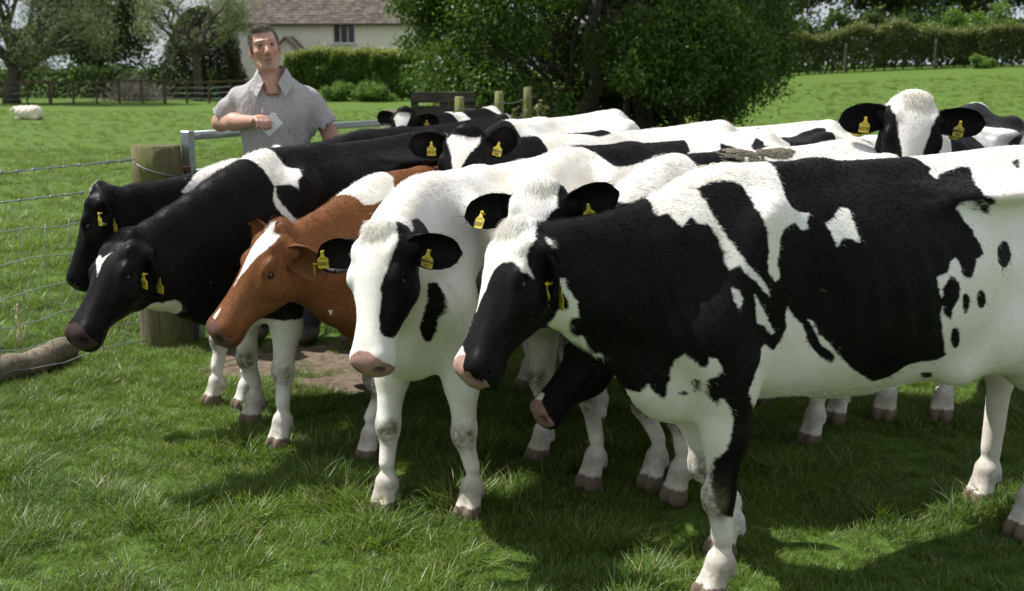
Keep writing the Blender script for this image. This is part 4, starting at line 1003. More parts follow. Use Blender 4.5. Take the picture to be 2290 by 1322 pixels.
def vnoise(x, y, s, seed):
    """cheap smooth value noise"""
    g = np.random.default_rng(seed); T = g.uniform(size=(64, 64)); x = x * s + 1000; y = y * s + 1000
    xi, yi = np.floor(x).astype(int), np.floor(y).astype(int); fx, fy = x - xi, y - yi; fx = fx * fx * (3 - 2 * fx); fy = fy * fy * (3 - 2 * fy)
    q = lambda a, b: T[a % 64, b % 64]
    return (q(xi, yi) * (1 - fx) + q(xi + 1, yi) * fx) * (1 - fy) + (q(xi, yi + 1) * (1 - fx) + q(xi + 1, yi + 1) * fx) * fy
def grass_zone(y0, y1, dens, g):
    """points inside the camera's wedge (with a margin for stepping aside)"""
    out = []
    n = int(dens * (y1 - y0) * ((y0 + y1) * .5 * .62 * 2 + 2.4))
    y = np.sqrt(g.uniform(y0 ** 2, y1 ** 2, n)); hw = y * .56 + 1.0; x = g.uniform(-1, 1, n) * hw
    return x, y
g = np.random.default_rng(11)
PX, PY, SC, IX = [], [], [], []
for (y0, y1, dens, s0, s1) in ((1.7, 6.5, 760, .62, 1.0), (6.5, 12, 170, .95, 1.5), (12, 24, 38, 1.1, 1.7), (24, 45, 5, 1.3, 2.0)):
    x, y = grass_zone(y0, y1, dens, g)
    sa = soil_amt(x, y); n1 = np.clip((vnoise(x, y, 2.6, 1) * .5 + vnoise(x, y, 5.5, 2) * .5 - .5) * 1.5 + .5, 0, 1); n2 = vnoise(x, y, 1.1, 3)
    keep = (g.uniform(size=len(x)) > sa * 1.55 - .25 + (vnoise(x, y, 5, 9) - .5) * 1.2 * (sa > .05)) & (g.uniform(size=len(x)) < .72 + n1 * .6)
    x, y, n1, n2, sa = x[keep], y[keep], n1[keep], n2[keep], sa[keep]
    tall = g.uniform(size=len(x)) < np.clip((n1 - .55) * 1.4, .02, .38) * (1 if y0 < 12 else .3)
    idx = np.where(tall, g.integers(7, 12, len(x)), g.integers(0, 7, len(x)))
    sc = g.uniform(s0, s1, len(x)) * (.58 + .82 * n1) * (1 - .35 * sa)
    PX.append(x); PY.append(y); SC.append(sc); IX.append(idx)
PX, PY, SC, IX = map(np.concatenate, (PX, PY, SC, IX))
n_ = len(PX)
ROT = np.stack([g.normal(0, .16, n_), g.normal(0, .16, n_), g.uniform(0, 6.28, n_)], 1)
PZ = ground_z(PX, PY) + .018 * np.sin(PX * 3.1 + np.sin(PY * 2.3)) * np.sin(PY * 2.7 + PX) * (PY < 14) - .004
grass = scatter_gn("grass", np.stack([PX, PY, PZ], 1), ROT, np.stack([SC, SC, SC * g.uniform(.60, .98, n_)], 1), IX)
tag(grass, "tufty green grass covering the pasture", "grass", kind="stuff")

# ------------------------------------------------------------------ materials for woodwork and metal
def wood_material(name, c1, c2, moss=None, scale=1.0, axis='z'):
    m = NT(name); o = m.coord('Object')
    st = {'z': (14, 14, 1.2), 'x': (1.2, 14, 14), 'y': (14, 1.2, 14)}[axis]
    gr = m.noise(3.2 * scale, 6, .65, m.mapping(o, st), .8); bl = m.noise(3.0 * scale, 4, .6, o)
    c = m.ramp(gr, [(.28, tuple(q * .35 for q in c1)), (.48, c1), (.75, c2)])
    c = m.mix(m.rng(bl, .45, .7, 0, .5), c, tuple(q * .5 for q in c1))
    if moss: c = m.mix(m.rng(m.noise(5 * scale, 5, .65, o), .45, .62, 0, .75), c, moss)
    m.col(c); m.p(Roughness=.88); m.b.inputs['Specular IOR Level'].default_value = .2
    m.bump(gr, .6, .012); return m.m
M_POST = wood_material("weathered_post", (.115, .098, .058), (.23, .20, .115), moss=(.125, .135, .030))
M_DARKWOOD = wood_material("dark_board", (.060, .050, .042), (.12, .10, .085), axis='x')
M_BROWNWOOD = wood_material("brown_fence_wood", (.10, .066, .045), (.17, .12, .085))
M_LOG = wood_material("old_log", (.19, .155, .11), (.32, .27, .20), axis='x')
M_GALV = simple("galvanised_steel", (.42, .45, .48), .42, .18, 26, .06, .75, .5)
M_WIRE = simple("fence_wire", (.33, .34, .36), .5, .2, 60, 0, .7)
M_RUST = simple("rusty_iron", (.14, .055, .03), .8, .4, 40, .4, .3)

# strainer post
PX0, PY0 = -1.99, 6.40
def round_post(name, x, y, h, r, label, mat, seed, lean=(0, 0), group=None, n=18, cat="post"):
    g = np.random.default_rng(seed); V = []; F = []; z0 = float(ground_z(x, y)) - .25; rings = 10
    prof = 1 + .05 * np.array([g.normal() for _ in range(n)])
    for i in range(rings):
        t = i / (rings - 1); z = z0 + (h - z0 + float(ground_z(x, y))) * t
        for j in range(n):
            a = 2 * math.pi * j / n; rr = r * prof[j] * (1.05 - .06 * t) * (1 + .012 * math.sin(9 * t + j)) * (.93 if i == rings - 1 else 1)
            V.append((rr * math.cos(a) + lean[0] * t, rr * math.sin(a) + lean[1] * t, z + (.004 * g.normal() if i == rings - 1 else 0)))
    for i in range(rings - 1):
        for j in range(n):
            j2 = (j + 1) % n; F.append((i*n+j, i*n+j2, (i+1)*n+j2, (i+1)*n+j))
    V.append((lean[0], lean[1], h + float(ground_z(x, y)) + .004)); F += [((rings-1)*n+j, (rings-1)*n+(j+1) % n, len(V)-1) for j in range(n)]
    o = mesh_obj(name, V, F, mat, None, False); o.location = (x, y, 0); me = o.data
    sm = np.ones(len(me.polygons), bool); sm[-n:] = False; me.polygons.foreach_set("use_smooth", sm)
    if label: tag(o, label, cat, group)
    return o
post = round_post("strainer_post", PX0, PY0, 1.145, .132, "thick mossy wooden post with barbed wire wound round it", M_POST, 3)
# wire fence running from that post towards the lower left
fence = empty("wire_fence", (PX0, PY0, 0)); tag(fence, "barbed wire and sheep netting fence at the left edge", "fence")
FD = Vector((-.505, -.865, 0)).normalized(); FL = 4.2
def fpt(s, h, wob=0.0): return Vector((-.09, -.10, 0)) + FD * s + Vector((0, 0, h))
def barbed(h0, h1, seed, sag):
    m = MB(); gg = random.Random(seed); N_ = 90
    P_ = [fpt(FL * i / N_, h0 + (h1 - h0) * i / N_ - sag * math.sin(math.pi * i / N_)) for i in range(N_ + 1)]
    for ph in (0, math.pi):
        m.tube([p + Vector((0, math.cos(ph + i * 1.3), math.sin(ph + i * 1.3))) * .003 for i, p in enumerate(P_)], .0024, 5)
    for i in range(2, N_, 2):
        p = P_[i]
        for q in range(2):
            a = gg.uniform(0, 6.28); dv = Vector((math.cos(a) * .3, math.cos(a), math.sin(a))).normalized() * .016
            m.tube([p - dv + FD * .004, p + dv - FD * .004], .0017, 4)
        m.tube([p - FD * .007, p + FD * .007], .006, 6)
    # turns round the post
    c = Vector((0, 0, h0)); rr = .142
    turn = [c + Vector((math.cos(a) * rr, math.sin(a) * rr, .012 * math.sin(a * 1.5 + seed) - .01 * k)) for k, a in enumerate(np.linspace(-2.4, 3.9, 34))]
    m.tube(turn, .0034, 5)
    for i in range(3, 34, 4):
        dv = Vector((gg.gauss(0, 1), gg.gauss(0, 1), gg.gauss(0, 1))).normalized() * .016; m.tube([turn[i] - dv, turn[i] + dv], .0016, 4)
    for k in range(3):
        t = [P_[0] + FD * (.012 * i) + Vector((0, math.cos(i * .9 + k * 2), math.sin(i * .9 + k * 2))) * .007 for i in range(22)]; m.tube(t, .0015, 4)
    return m.build("barbed_wire", M_WIRE, fence, True)
barbed(1.075, 1.085, 1, .01); barbed(.93, .945, 2, .012)
NH = [.80, .62, .46, .31, .18, .06]
for i, h in enumerate(NH):
    m = MB(); rr_ = random.Random(40 + i)
    m.tube([fpt(FL * k / 60, h + .012 * math.sin(k * .7 + i) + rr_.gauss(0, .003) - (.03 * math.sin(k * .12) if i == 0 else 0)) for k in range(61)], .0025, 5)
    m.build("line_wire", M_WIRE, fence, True)
for j in range(1, 27):
    s = .155 * j; rr_ = random.Random(90 + j); m = MB()
    m.tube([fpt(s + .008 * math.sin(h * 17 + j) + rr_.gauss(0, .004), h) for h in np.linspace(NH[0] + .012 * math.sin(j), .04, 9)], .0021, 5)
    m.build("stay_wire", M_WIRE, fence, True)
M_WOOL = simple("caught_wool", (.55, .47, .36), .95, .2, 60, 0)
for (s, h, ln, sd) in ((.98, .42, .22, 1), (1.12, .24, .14, 2), (1.4, .34, .2, 3), (.82, .33, .18, 4)):
    m = MB(); rr_ = random.Random(sd)
    for k in range(26):
        a = Vector((rr_.gauss(0, .004), rr_.gauss(0, .004), rr_.uniform(-ln / 2, ln / 2))); p = fpt(s, h) + a
        m.tube([p, p + Vector((rr_.gauss(0, .008), rr_.gauss(0, .008), -.02)), p + Vector((rr_.gauss(.008, .012), rr_.gauss(0, .01), -.045))], [.0018, .0014, .0006], 4)
    w_ = m.build("wool_wisp", M_WOOL, fence, True)
# log in the grass beyond the fence
lg = MB(); a_, b_ = Vector((*gp(158, 808), .065)), Vector((*gp(-160, 915), .06))
rl = random.Random(4); N_ = 18
lg.tube([a_.lerp(b_, i / N_) + Vector((0, 0, .012 * math.sin(i * .9))) for i in range(N_ + 1)], [(.070 if i else .064) * (1 + .05 * math.sin(i * 1.7) + rl.gauss(0, .015)) for i in range(N_ + 1)], 16)
lo_ = lg.build("log", M_LOG, None, True); tag(lo_, "old weathered log lying in the grass behind the netting", "log")

# field gate of galvanised tube
GA, GB = Vector((-1.845, 6.52, 0)), Vector((-1.00, 9.25, 0))
gate = empty("field_gate", GA); tag(gate, "galvanised tubular field gate the man leans on", "gate")
gd = (GB - GA); gl = gd.length; gdn = gd.normalized()
m = MB(); m.box((0, 0, .61), (.06, .05, 1.22), math.atan2(gdn.y, gdn.x), bev=.004); m.build("heel_upright", M_GALV, gate)
hts = [1.19, .98, .78, .60, .44, .30, .17]
for i, h in enumerate(hts):
    m = MB(); m.tube([gdn * .02 + Vector((0, 0, h)), gdn * (gl * .5) + Vector((0, 0, h - .03)), gdn * (gl - .1) + Vector((0, 0, h - .06))], .0255 if i in (0, 6) else .017, 14); m.build("rail", M_GALV, gate, True)
for q in (.5, .985):
    m = MB(); p = gdn * (gl * q - .1); m.box((p.x, p.y, .66 - .06 * q), (.05, .012, 1.08), math.atan2(gdn.y, gdn.x), bev=.002); m.build("upright_bar", M_GALV, gate)
m = MB(); m.tube([(-.02, -.03, 1.00), (-.14, -.06, 1.00)], .016, 10); m.tube([(-.012, -.03, .98), (-.012, -.03, 1.02)], .03, 12); m.build("hinge_pin", M_RUST, gate, True)
m = MB(); m.box((-.05, -.045, .955), (.11, .012, .035), .3); m.build("hinge_strap", M_GALV, gate)
m = MB(); m.box((-.05, -.045, .30), (.12, .02, .05), .3); m.build("hinge_strap", M_GALV, gate)
m = MB(); m.tube([(0, -.0265, 1.13), (0, -.0245, 1.13)], .011, 14); m.build("bolt_hole", M_RUST, gate, True)
gp2 = round_post("gate_post", -.93, 9.42, 1.22, .115, "square-topped grey wooden post at the far end of the gate", wood_material("grey_post", (.16, .14, .11), (.26, .23, .18)), 8)
# posts with barbed wire right of the far gatepost
PF = [(-.52, 11.4), (-.14, 12.5), (.19, 13.9), (.62, 16.2)]
M_GPOST = wood_material("green_treated_post", (.20, .20, .09), (.32, .31, .15), moss=(.20, .22, .05))
for i, (x, y) in enumerate(PF):
    round_post("fence_post", x, y, 1.27 + .02 * i - float(ground_z(x, y)), .05, ["round greenish fence post nearest the gate, left of the three", "round greenish fence post in the middle of the row under the tree", "round greenish fence post on the right of the row under the tree", "small far fence post in the shade beneath the tree"][i], M_GPOST, 20 + i, group="fence posts under the dark tree", n=12)
bw = empty("barbed_wire_fence", (-.93, 9.42, 0)); tag(bw, "twisted barbed wire strands running past the posts under the tree", "wire")
for h in (1.16, .98, .80):
    pts = [Vector((-.93, 9.30, h - .12 + float(ground_z(-.93, 9.3))))] + [Vector((x, y - .06, h + .02 * i)) for i, (x, y) in enumerate(PF)]
    m = MB(); pp = []
    for i in range(len(pts) - 1):
        for k in range(24): pp.append(pts[i].lerp(pts[i + 1], k / 24) - Vector((0, 0, .04 * math.sin(math.pi * k / 24))))
    base = Vector((-.93, 9.42, 0))
    for ph in (0, math.pi): m.tube([p - base + Vector((0, math.cos(ph + i * 1.4), math.sin(ph + i * 1.4))) * .004 for i, p in enumerate(pp)], .0030, 5)
    for i in range(3, len(pp), 3):
        dv = Vector((math.cos(i * 2.1), math.sin(i), math.sin(i * 2.1))) * .018; m.tube([pp[i] - base - dv, pp[i] - base + dv], .0018, 4)
    m.build("wire_strand", M_WIRE, bw, True)
# dark board hurdles under the tree
for hi, (x0, x1, y, z0, z1, lab) in enumerate(((-1.12, -.42, 12.9, .42, 1.22, "dark wooden board hurdle left of the round fence posts"), (-.30, .50, 14.8, .50, 1.22, "dark wooden board hurdle behind the round fence posts"))):
    h = empty("board_hurdle", ((x0 + x1) / 2, y, 0)); tag(h, lab, "hurdle", "board hurdles under the tree")
    nb = 8; W_ = x1 - x0
    for k in range(nb):
        m = MB(); zz = z0 - .28 + (z1 - z0 + .28) * k / (nb - 1); m.box((random.Random(k).uniform(-.01, .01), 0, zz), (W_, .024, .118), 0, 0, random.Random(k + 9).uniform(-.01, .01), .004); m.build("board", M_DARKWOOD, h)
    for k in (-.46, 0, .46):
        m = MB(); m.box((k * W_, .04, z1 / 2), (.08, .05, z1 + .04), bev=.004); m.build("upright", M_DARKWOOD, h)
# ------------------------------------------------------------------ foliage
def leaf_material(name, a, b, tip=None, trans=.35):
    m = NT(name); r = m.attr('rnd')
    c = m.mix(r, a, b)
    if tip: c = m.mix(m.rng(m.attr('tip'), .55, 1.0, 0, .8), c, tip)
    m.col(c); m.p(Roughness=.5); m.b.inputs['Specular IOR Level'].default_value = .35
    tr = m.n("BsdfTranslucent"); m.set(tr.inputs['Color'], m.mix(.4, c, (.16, .24, .02)))
    ms = m.n("MixShader"); ms.inputs[0].default_value = trans
    m.t.links.new(m.b.outputs[0], ms.inputs[1]); m.t.links.new(tr.outputs[0], ms.inputs[2]); m.t.links.new(ms.outputs[0], m.out.inputs['Surface'])
    return m.m
def leaves(P, size, g, up_bias=.35, aspect=.55):
    """one small folded leaf (two triangles) at every point"""
    n = len(P); s = size * g.uniform(.6, 1.35, n)
    d = g.normal(size=(n, 3)); d[:, 2] -= .25; d /= np.linalg.norm(d, axis=1, keepdims=True)
    q = g.normal(size=(n, 3)); q[:, 2] += up_bias * 2; w_ = np.cross(d, q); w_ /= np.linalg.norm(w_, axis=1, keepdims=True) + 1e-9
    nr = np.cross(w_, d)
    a = P - d * (s * .5)[:, None]; c = P + d * (s * .5)[:, None]
    b = P + w_ * (s * .5 * aspect)[:, None] + nr * (s * .10)[:, None]; e = P - w_ * (s * .5 * aspect)[:, None] + nr * (s * .10)[:, None]
    V = np.stack([a, b, c, e], 1).reshape(-1, 3); F = np.arange(n * 4).reshape(n, 4)
    return V, F
def clump_points(centres, radii, n, g, shell=.55, flat=.8):
    """points in ragged ball clumps, denser towards each clump's skin"""
    w_ = radii ** 2; i = g.choice(len(centres), n, p=w_ / w_.sum())
    d = g.normal(size=(n, 3)); d /= np.linalg.norm(d, axis=1, keepdims=True)
    r = radii[i] * (shell + (1 - shell) * g.uniform(size=n) ** .5) * (1 + .22 * g.normal(size=n))
    d[:, 2] *= flat
    return centres[i] + d * r[:, None], i, d[:, 2]
def foliage(name, P, size, g, mat, parent, tipv=None, aspect=.55, kind=None):
    V, F = leaves(P, size, g, aspect=aspect); rn = np.repeat(g.uniform(size=len(P)), 4)
    at = dict(rnd=rn)
    if tipv is not None: at['tip'] = np.repeat(tipv, 4)
    o = mesh_obj(name, V, F, mat, parent, False, at)
    if kind: tag(o, kind=kind)
    return o
M_BARK = simple("bark", (.075, .062, .048), .9, .4, 14, .8)
M_BARK2 = simple("pale_bark", (.075, .065, .05), .9, .35, 14, .8)
def limb(m, a, b, r0, r1, rr, n=7, wig=.06, seg=6):
    a, b = Vector(a), Vector(b); L = (b - a).length; pts = []; off = Vector((0, 0, 0))
    for i in range(seg + 1):
        t = i / seg
        if 0 < i < seg: off = Vector((rr.gauss(0, wig), rr.gauss(0, wig), rr.gauss(0, wig * .6))) * L
        else: off = Vector((0, 0, 0))
        pts.append(a.lerp(b, t) + off)
    m.tube(pts, [r0 + (r1 - r0) * i / seg for i in range(seg + 1)], n)
    return pts
def tree(name, label, x, y, trunk_h, trunk_r, crown, nclump, clump_r, nleaf, size, mat, seed, bark=None, group=None, lower=None, flat=.8, limbs=9, spread=None, shell=.55, zfun=None, aspect=.55):
    """crown = (cx, cy, cz, rx, ry, rz) offsets from the foot; lower=(zmax, extra leaves) thickens what hangs low"""
    g = np.random.default_rng(seed); rr = random.Random(seed); z0 = float(ground_z(x, y))
    root = empty(name, (x, y, z0)); tag(root, label, "tree", group)
    cx, cy, cz, rx, ry, rz = crown
    m = MB(); top = Vector((cx * .35, cy * .35, trunk_h))
    m.tube([(0, 0, -.15), (0.02, 0, trunk_h * .3), (top.x * .6, top.y * .6, trunk_h * .7), top], [trunk_r * 1.35, trunk_r, trunk_r * .9, trunk_r * .75], 12)
    cs = []
    for i in range(nclump):
        u = g.normal(size=3); u /= np.linalg.norm(u); q = g.uniform(.45, 1.0) ** .6
        c = np.array((cx + u[0] * rx * q, cy + u[1] * ry * q, cz + u[2] * rz * q)); cs.append(c)
    cs = np.array(cs); rad = clump_r * g.uniform(.6, 1.35, len(cs))
    for i in np.argsort(cs[:, 2])[::max(1, len(cs) // limbs)]:
        p1 = limb(m, top - Vector((0, 0, rr.uniform(0, trunk_h * .25))), Vector(cs[i]), trunk_r * .45, trunk_r * .10, rr)
        limb(m, p1[3], Vector(cs[i]) + Vector((rr.gauss(0, .5), rr.gauss(0, .5), rr.gauss(0, .4))) * clump_r, trunk_r * .16, trunk_r * .05, rr)
    m.build("trunk", bark or M_BARK, root, True)
    P, ci, dz = clump_points(cs, rad, nleaf, g, shell, flat)
    sel = P[:, 2] > .15
    foliage("crown", P[sel], size, g, mat, root, aspect=aspect)
    return root
M_HAW = leaf_material("hawthorn_leaves", (.032, .074, .010), (.095, .170, .024), trans=.32)
M_DARKT = leaf_material("dark_tree_leaves", (.040, .078, .020), (.085, .145, .038), trans=.32)
M_WILLOW = leaf_material("willow_leaves", (.17, .21, .11), (.30, .34, .19), trans=.42)
M_CONIF = leaf_material("yew_leaves", (.022, .030, .010), (.050, .062, .020), trans=.18)
M_HEDGE = leaf_material("hedge_leaves", (.060, .125, .020), (.14, .24, .040), tip=(.34, .36, .09), trans=.40)  # tip colour paints sunlight onto the leaves near the top
M_RHEDGE = leaf_material("far_hedge_leaves", (.055, .085, .024), (.12, .165, .045), tip=(.20, .21, .075), trans=.34)
M_BUSH = leaf_material("bush_leaves", (.085, .175, .028), (.17, .29, .05), trans=.38)
# the two dark thorn trees behind the herd
def thorn(label, x, y, R_, zlow, seed, n1, n2):
    g = np.random.default_rng(seed); rr = random.Random(seed); z0 = float(ground_z(x, y)); root = empty("thorn_tree", (x, y, z0)); tag(root, label, "tree", "thorn trees behind the herd")
    m = MB()
    for k in range(3):
        a = k * 2.1 + seed; limb(m, (math.cos(a) * .15, math.sin(a) * .15, -.15), (math.cos(a) * .9, math.sin(a) * .9, 2.6), .12, .07, rr, 9, .04)
    cs = []
    for i in range(150):
        th = g.uniform(0, 2 * math.pi); zz = g.uniform(zlow, 8.6) if i > 70 else g.uniform(zlow, 3.4); t = (zz - zlow) / (8.6 - zlow)
        rmax = R_ * math.sqrt(max(0, 1 - (t * 1.05 - .18) ** 2)) * g.uniform(.82, 1.06)
        cs.append((math.cos(th) * rmax, math.sin(th) * rmax, zz + .28 * math.sin(th * 3 + seed)))
    for i in range(40):
        th = g.uniform(0, 2 * math.pi); r = R_ * .75 * math.sqrt(g.uniform()); cs.append((math.cos(th) * r, math.sin(th) * r, g.uniform(zlow + .3, 7)))
    cs = np.array(cs); rad = g.uniform(.28, .62, len(cs))
    for i in range(0, 150, 5): limb(m, (cs[i][0] * .15, cs[i][1] * .15, 1.2 + rr.uniform(0, 1.4)), Vector(cs[i]) * 1.0, .035, .010, rr, 6, .05)
    m.build("trunk", M_BARK, root, True)
    low = cs[:, 2] < 3.4
    P, _, _ = clump_points(cs[low], rad[low], n1, g, .35, .7); P2, _, _ = clump_points(cs[~low], rad[~low] * 1.3, n2, g, .25, .8)
    foliage("crown", P[P[:, 2] > .25], .066, g, M_HAW, root)
    foliage("upper_crown", P2, .16, g, M_HAW, root)
thorn("broad dark thorn tree overhanging the gate and fence posts", .95, 17.0, 2.45, 1.12, 5, 105000, 14000)
thorn("narrower dark thorn tree on the right, next to the open field", 2.45, 19.5, 1.75, 1.45, 6, 76000, 12000)
# shaded stakes under the trees
for i, (x, y, h, lab) in enumerate(((1.75, 17.6, 1.55, "thin dark stake left of three under the thorn trees"), (2.02, 18.4, 1.6, "thin dark stake in the middle under the thorn trees"), (2.3, 19.2, 1.65, "thin dark stake right of three under the thorn trees"))):
    round_post("stake", x, y, h, .045, lab, M_BROWNWOOD, 60 + i, group="stakes under the thorn trees", n=10)
# weeds at the foot of the posts
M_WEED = leaf_material("weed_leaves", (.075, .10, .03), (.16, .18, .06), tip=(.26, .22, .11), trans=.3)
for i, (x, y, hh, lab) in enumerate(((-.36, 11.6, 1.10, "pale weedy plant beside the left round fence post"), (.05, 12.7, 1.12, "tall pale weed between the middle and right fence posts"), (.30, 13.6, 1.12, "bushy pale weed right of the fence posts"), (-.02, 12.2, 1.02, "low leafy weed in front of the middle fence post"))):
    g = np.random.default_rng(300 + i); z0 = float(ground_z(x, y)); root = empty("weed", (x, y, z0)); tag(root, lab, "plant", "weeds along the wire")
    m = MB(); P = []
    for k in range(11):
        a = g.uniform(0, 6.28); r = g.uniform(.02, .16); p1 = Vector((math.cos(a) * r, math.sin(a) * r, hh * g.uniform(.75, 1.0) - z0))
        m.tube([(p1.x * .2, p1.y * .2, 0), (p1.x * .6, p1.y * .6, p1.z * .5), p1], [.008, .006, .003], 5)
        for q in range(60):
            t = g.uniform(.25, 1.03); P.append(np.array(p1) * np.array((.2 + .8 * t, .2 + .8 * t, t)) + g.normal(size=3) * .028)
    m.build("stem", M_BUSH, root); P = np.array(P); foliage("leaf_cluster", P, .05, g, M_WEED, root, np.clip(P[:, 2] / (hh - z0), 0, 1) ** 3, kind="stuff")

# ------------------------------------------------------------------ hedges
def hedge(name, label, a, b, h, w_, n, size, mat, seed, ragged=.15, base=0.0, bare=.0, top_shoot=.25):
    g = np.random.default_rng(seed); a, b = np.array(a, float), np.array(b, float); L = np.linalg.norm(b - a); d = (b - a) / L; nn = np.array((-d[1], d[0]))
    root = empty(name, (a[0], a[1], 0)); tag(root, label, "hedge")
    s = g.uniform(0, L, n); hl = h * (1 + ragged * (vnoise(s, s * 0, 1.1, seed) - .5) * 2 * .5 + ragged * (vnoise(s, s * 0 + 3, .35, seed + 1) - .5))
    t = g.uniform(size=n); side = g.uniform(size=n)
    z = base + (hl - base) * t ** .8; wv = w_ * .5 * (1 + .35 * (vnoise(s, z, 1.4, seed + 2) - .5) * 2)
    off = np.where(side < .45, -wv * g.uniform(.72, 1.08, n), np.where(side < .6, wv * g.uniform(.7, 1.05, n), g.uniform(-1, 1, n) * wv))
    z = np.where(side > .75, hl * g.uniform(.90, 1.0 + ragged * .3, n), z)
    shoot = g.uniform(size=n) < top_shoot * .25; z = np.where(shoot, hl + abs(g.normal(size=n)) * ragged * h * .42, z)
    if bare > 0:
        keep = g.uniform(size=n) < np.clip((z / h - bare * .45) / bare, .12, 1); s, z, off, hl = s[keep], z[keep], off[keep], hl[keep]
    x = a[0] + d[0] * s + nn[0] * off; y = a[1] + d[1] * s + nn[1] * off
    P = np.stack([x - a[0], y - a[1], z + ground_z(x, y)], 1)
    foliage("leaf_mass", P, size, g, mat, root, np.clip((z / hl - .62) / .45, 0, 1.2), aspect=.6)
    m = MB(); rr = random.Random(seed)
    for k in range(int(L / .45)):
        q = a + d * (k * .45 + rr.uniform(0, .3)); zz = float(ground_z(*q)); p = Vector((q[0] - a[0], q[1] - a[1], zz - .1))
        m.tube([p, p + Vector((rr.gauss(0, .1), rr.gauss(0, .1), h * .5)), p + Vector((rr.gauss(0, .25), rr.gauss(0, .2), h * .85))], [.045, .03, .012], 5)
    m.build("stem", M_BARK, root)
    return root
hedge("hedge", "trimmed green hedge with sunlight coloured into its tips in front of the cream house", (-11.2, 59), (-4.4, 57), 2.2, 1.5, 40000, .15, M_HEDGE, 21, .16, .1)
rh = hedge("hedge", "long ragged field hedge with brownish shoots on the right", (6.5, 57), (34, 52.5), 1.75, 1.5, 85000, .13, M_RHEDGE, 22, .22, .0, .28, .8)
hedge("undergrowth", "dark undergrowth beneath the thorn trees behind the stakes", (-.9, 18.6), (2.6, 20.4), 1.15, 1.2, 16000, .09, M_HAW, 24, .5, .0)
for i, (x, y, r, lab) in enumerate(((-8.6, 56.0, .75, "rounded green bush at the foot of the house hedge, left one"), (-6.7, 55.6, .85, "rounded green bush at the foot of the house hedge, right one"), (21.2, 52.4, .55, "small green bush growing out in front of the far hedge"))):
    g = np.random.default_rng(500 + i); z0 = float(ground_z(x, y)); root = empty("bush", (x, y, z0)); tag(root, lab, "bush", "bushes in front of the hedges")
    cs = g.normal(size=(14, 3)) * np.array((r * .5, r * .4, r * .28)) + np.array((0, 0, r * .5)); P, _, _ = clump_points(cs, np.full(14, r * .4), 5200, g, .5)
    foliage("leaf_mass", P[P[:, 2] > 0], .12, g, M_BUSH, root)
    m = MB(); m.tube([(0, 0, -.1), (0, 0, r * .6)], [.05, .02], 6); m.build("stem", M_BARK, root)
for i in range(6):
    x = 11.5 + i * 3.9; y = 55.2 - i * .64 - .9
    round_post("hedge_post", x, y, 1.35, .055, "%s thin wooden post from the left against the far hedge" % ["first", "second", "third", "fourth", "fifth", "sixth"][i], M_BARK, 80 + i, group="posts against the far hedge", n=8)
# ------------------------------------------------------------------ far trees
tree("willow_tree", "grey-green willow with a forked leaning limb at the far left", -23.2, 53.5, 2.0, .34, (1.2, 0, 4.6, 4.6, 3.0, 2.9), 60, .85, 22000, .17, M_WILLOW, 31, M_BARK2, "trees beyond the field on the left", shell=.35, limbs=22, aspect=.28)
tree("broadleaf_tree", "tall dark leafy tree between the two willows", -23.6, 66, 2.6, .4, (.3, 0, 6.0, 2.7, 2.6, 5.6), 90, 1.05, 30000, .24, M_DARKT, 32, None, "trees beyond the field on the left", shell=.35)
tree("broadleaf_tree", "bluish green tree at the left edge behind the willow", -33.5, 70, 3.0, .4, (0, 0, 5.5, 3.6, 3.0, 4.5), 60, 1.1, 14000, .26, M_DARKT, 38, None, "trees beyond the field on the left", shell=.35)
tree("willow_tree", "pale willow left of the house rising above the dark yew", -15.6, 57.5, 2.6, .22, (-.2, 0, 4.5, 3.2, 2.2, 1.9), 54, .66, 13000, .15, M_WILLOW, 33, M_BARK2, "trees beyond the field on the left", shell=.35, limbs=18, aspect=.28)
def cone_tree(label, x, y, h, r, n, seed):
    g = np.random.default_rng(seed); z0 = float(ground_z(x, y)); root = empty("yew_tree", (x, y, z0)); tag(root, label, "tree", "trees beyond the field on the left")
    t = g.uniform(size=n) ** 1.1; th = g.uniform(0, 6.28, n); rad = r * np.sqrt(np.clip(1 - t ** 2.2, 0, 1)) * (.72 + .30 * g.uniform(size=n) + .12 * np.sin(th * 5 + t * 9))
    P = np.stack([np.cos(th) * rad, np.sin(th) * rad, .1 + h * t], 1); foliage("crown", P, .17, g, M_CONIF, root, aspect=.4)
    m = MB(); m.tube([(0, 0, -.1), (0, 0, h * .8)], [.2, .05], 8); m.build("trunk", M_BARK, root)
cone_tree("dark dense yew shaped like a dome beside the man", -16.2, 61, 4.6, 2.1, 24000, 34)
hedge("hedge", "low dark hedge along the far side of the left field", (-40, 63), (-18.2, 62), 1.35, 1.6, 18000, .18, M_DARKT, 36, .4, .0)
# dead brushwood
g = np.random.default_rng(41); rr = random.Random(41); root = empty("brushwood_pile", (-18.6, 56.8, float(ground_z(-18.6, 56.8)))); tag(root, "grey heap of dead brushwood behind the rail fence", "brushwood")
m = MB()
for k in range(260):
    p = Vector((rr.gauss(0, .75), rr.gauss(0, .5), 0)); h_ = max(.25, 1.55 - abs(p.x) * .65) * rr.uniform(.5, 1.05)
    limb(m, p, p + Vector((rr.gauss(0, .5), rr.gauss(0, .3), h_)), .022, .005, rr, 4, .06, 4)
b_ = m.build("twig_mass", simple("dead_twigs", (.20, .175, .155), .95, .3, 9, 0), root); tag(b_, kind="stuff")
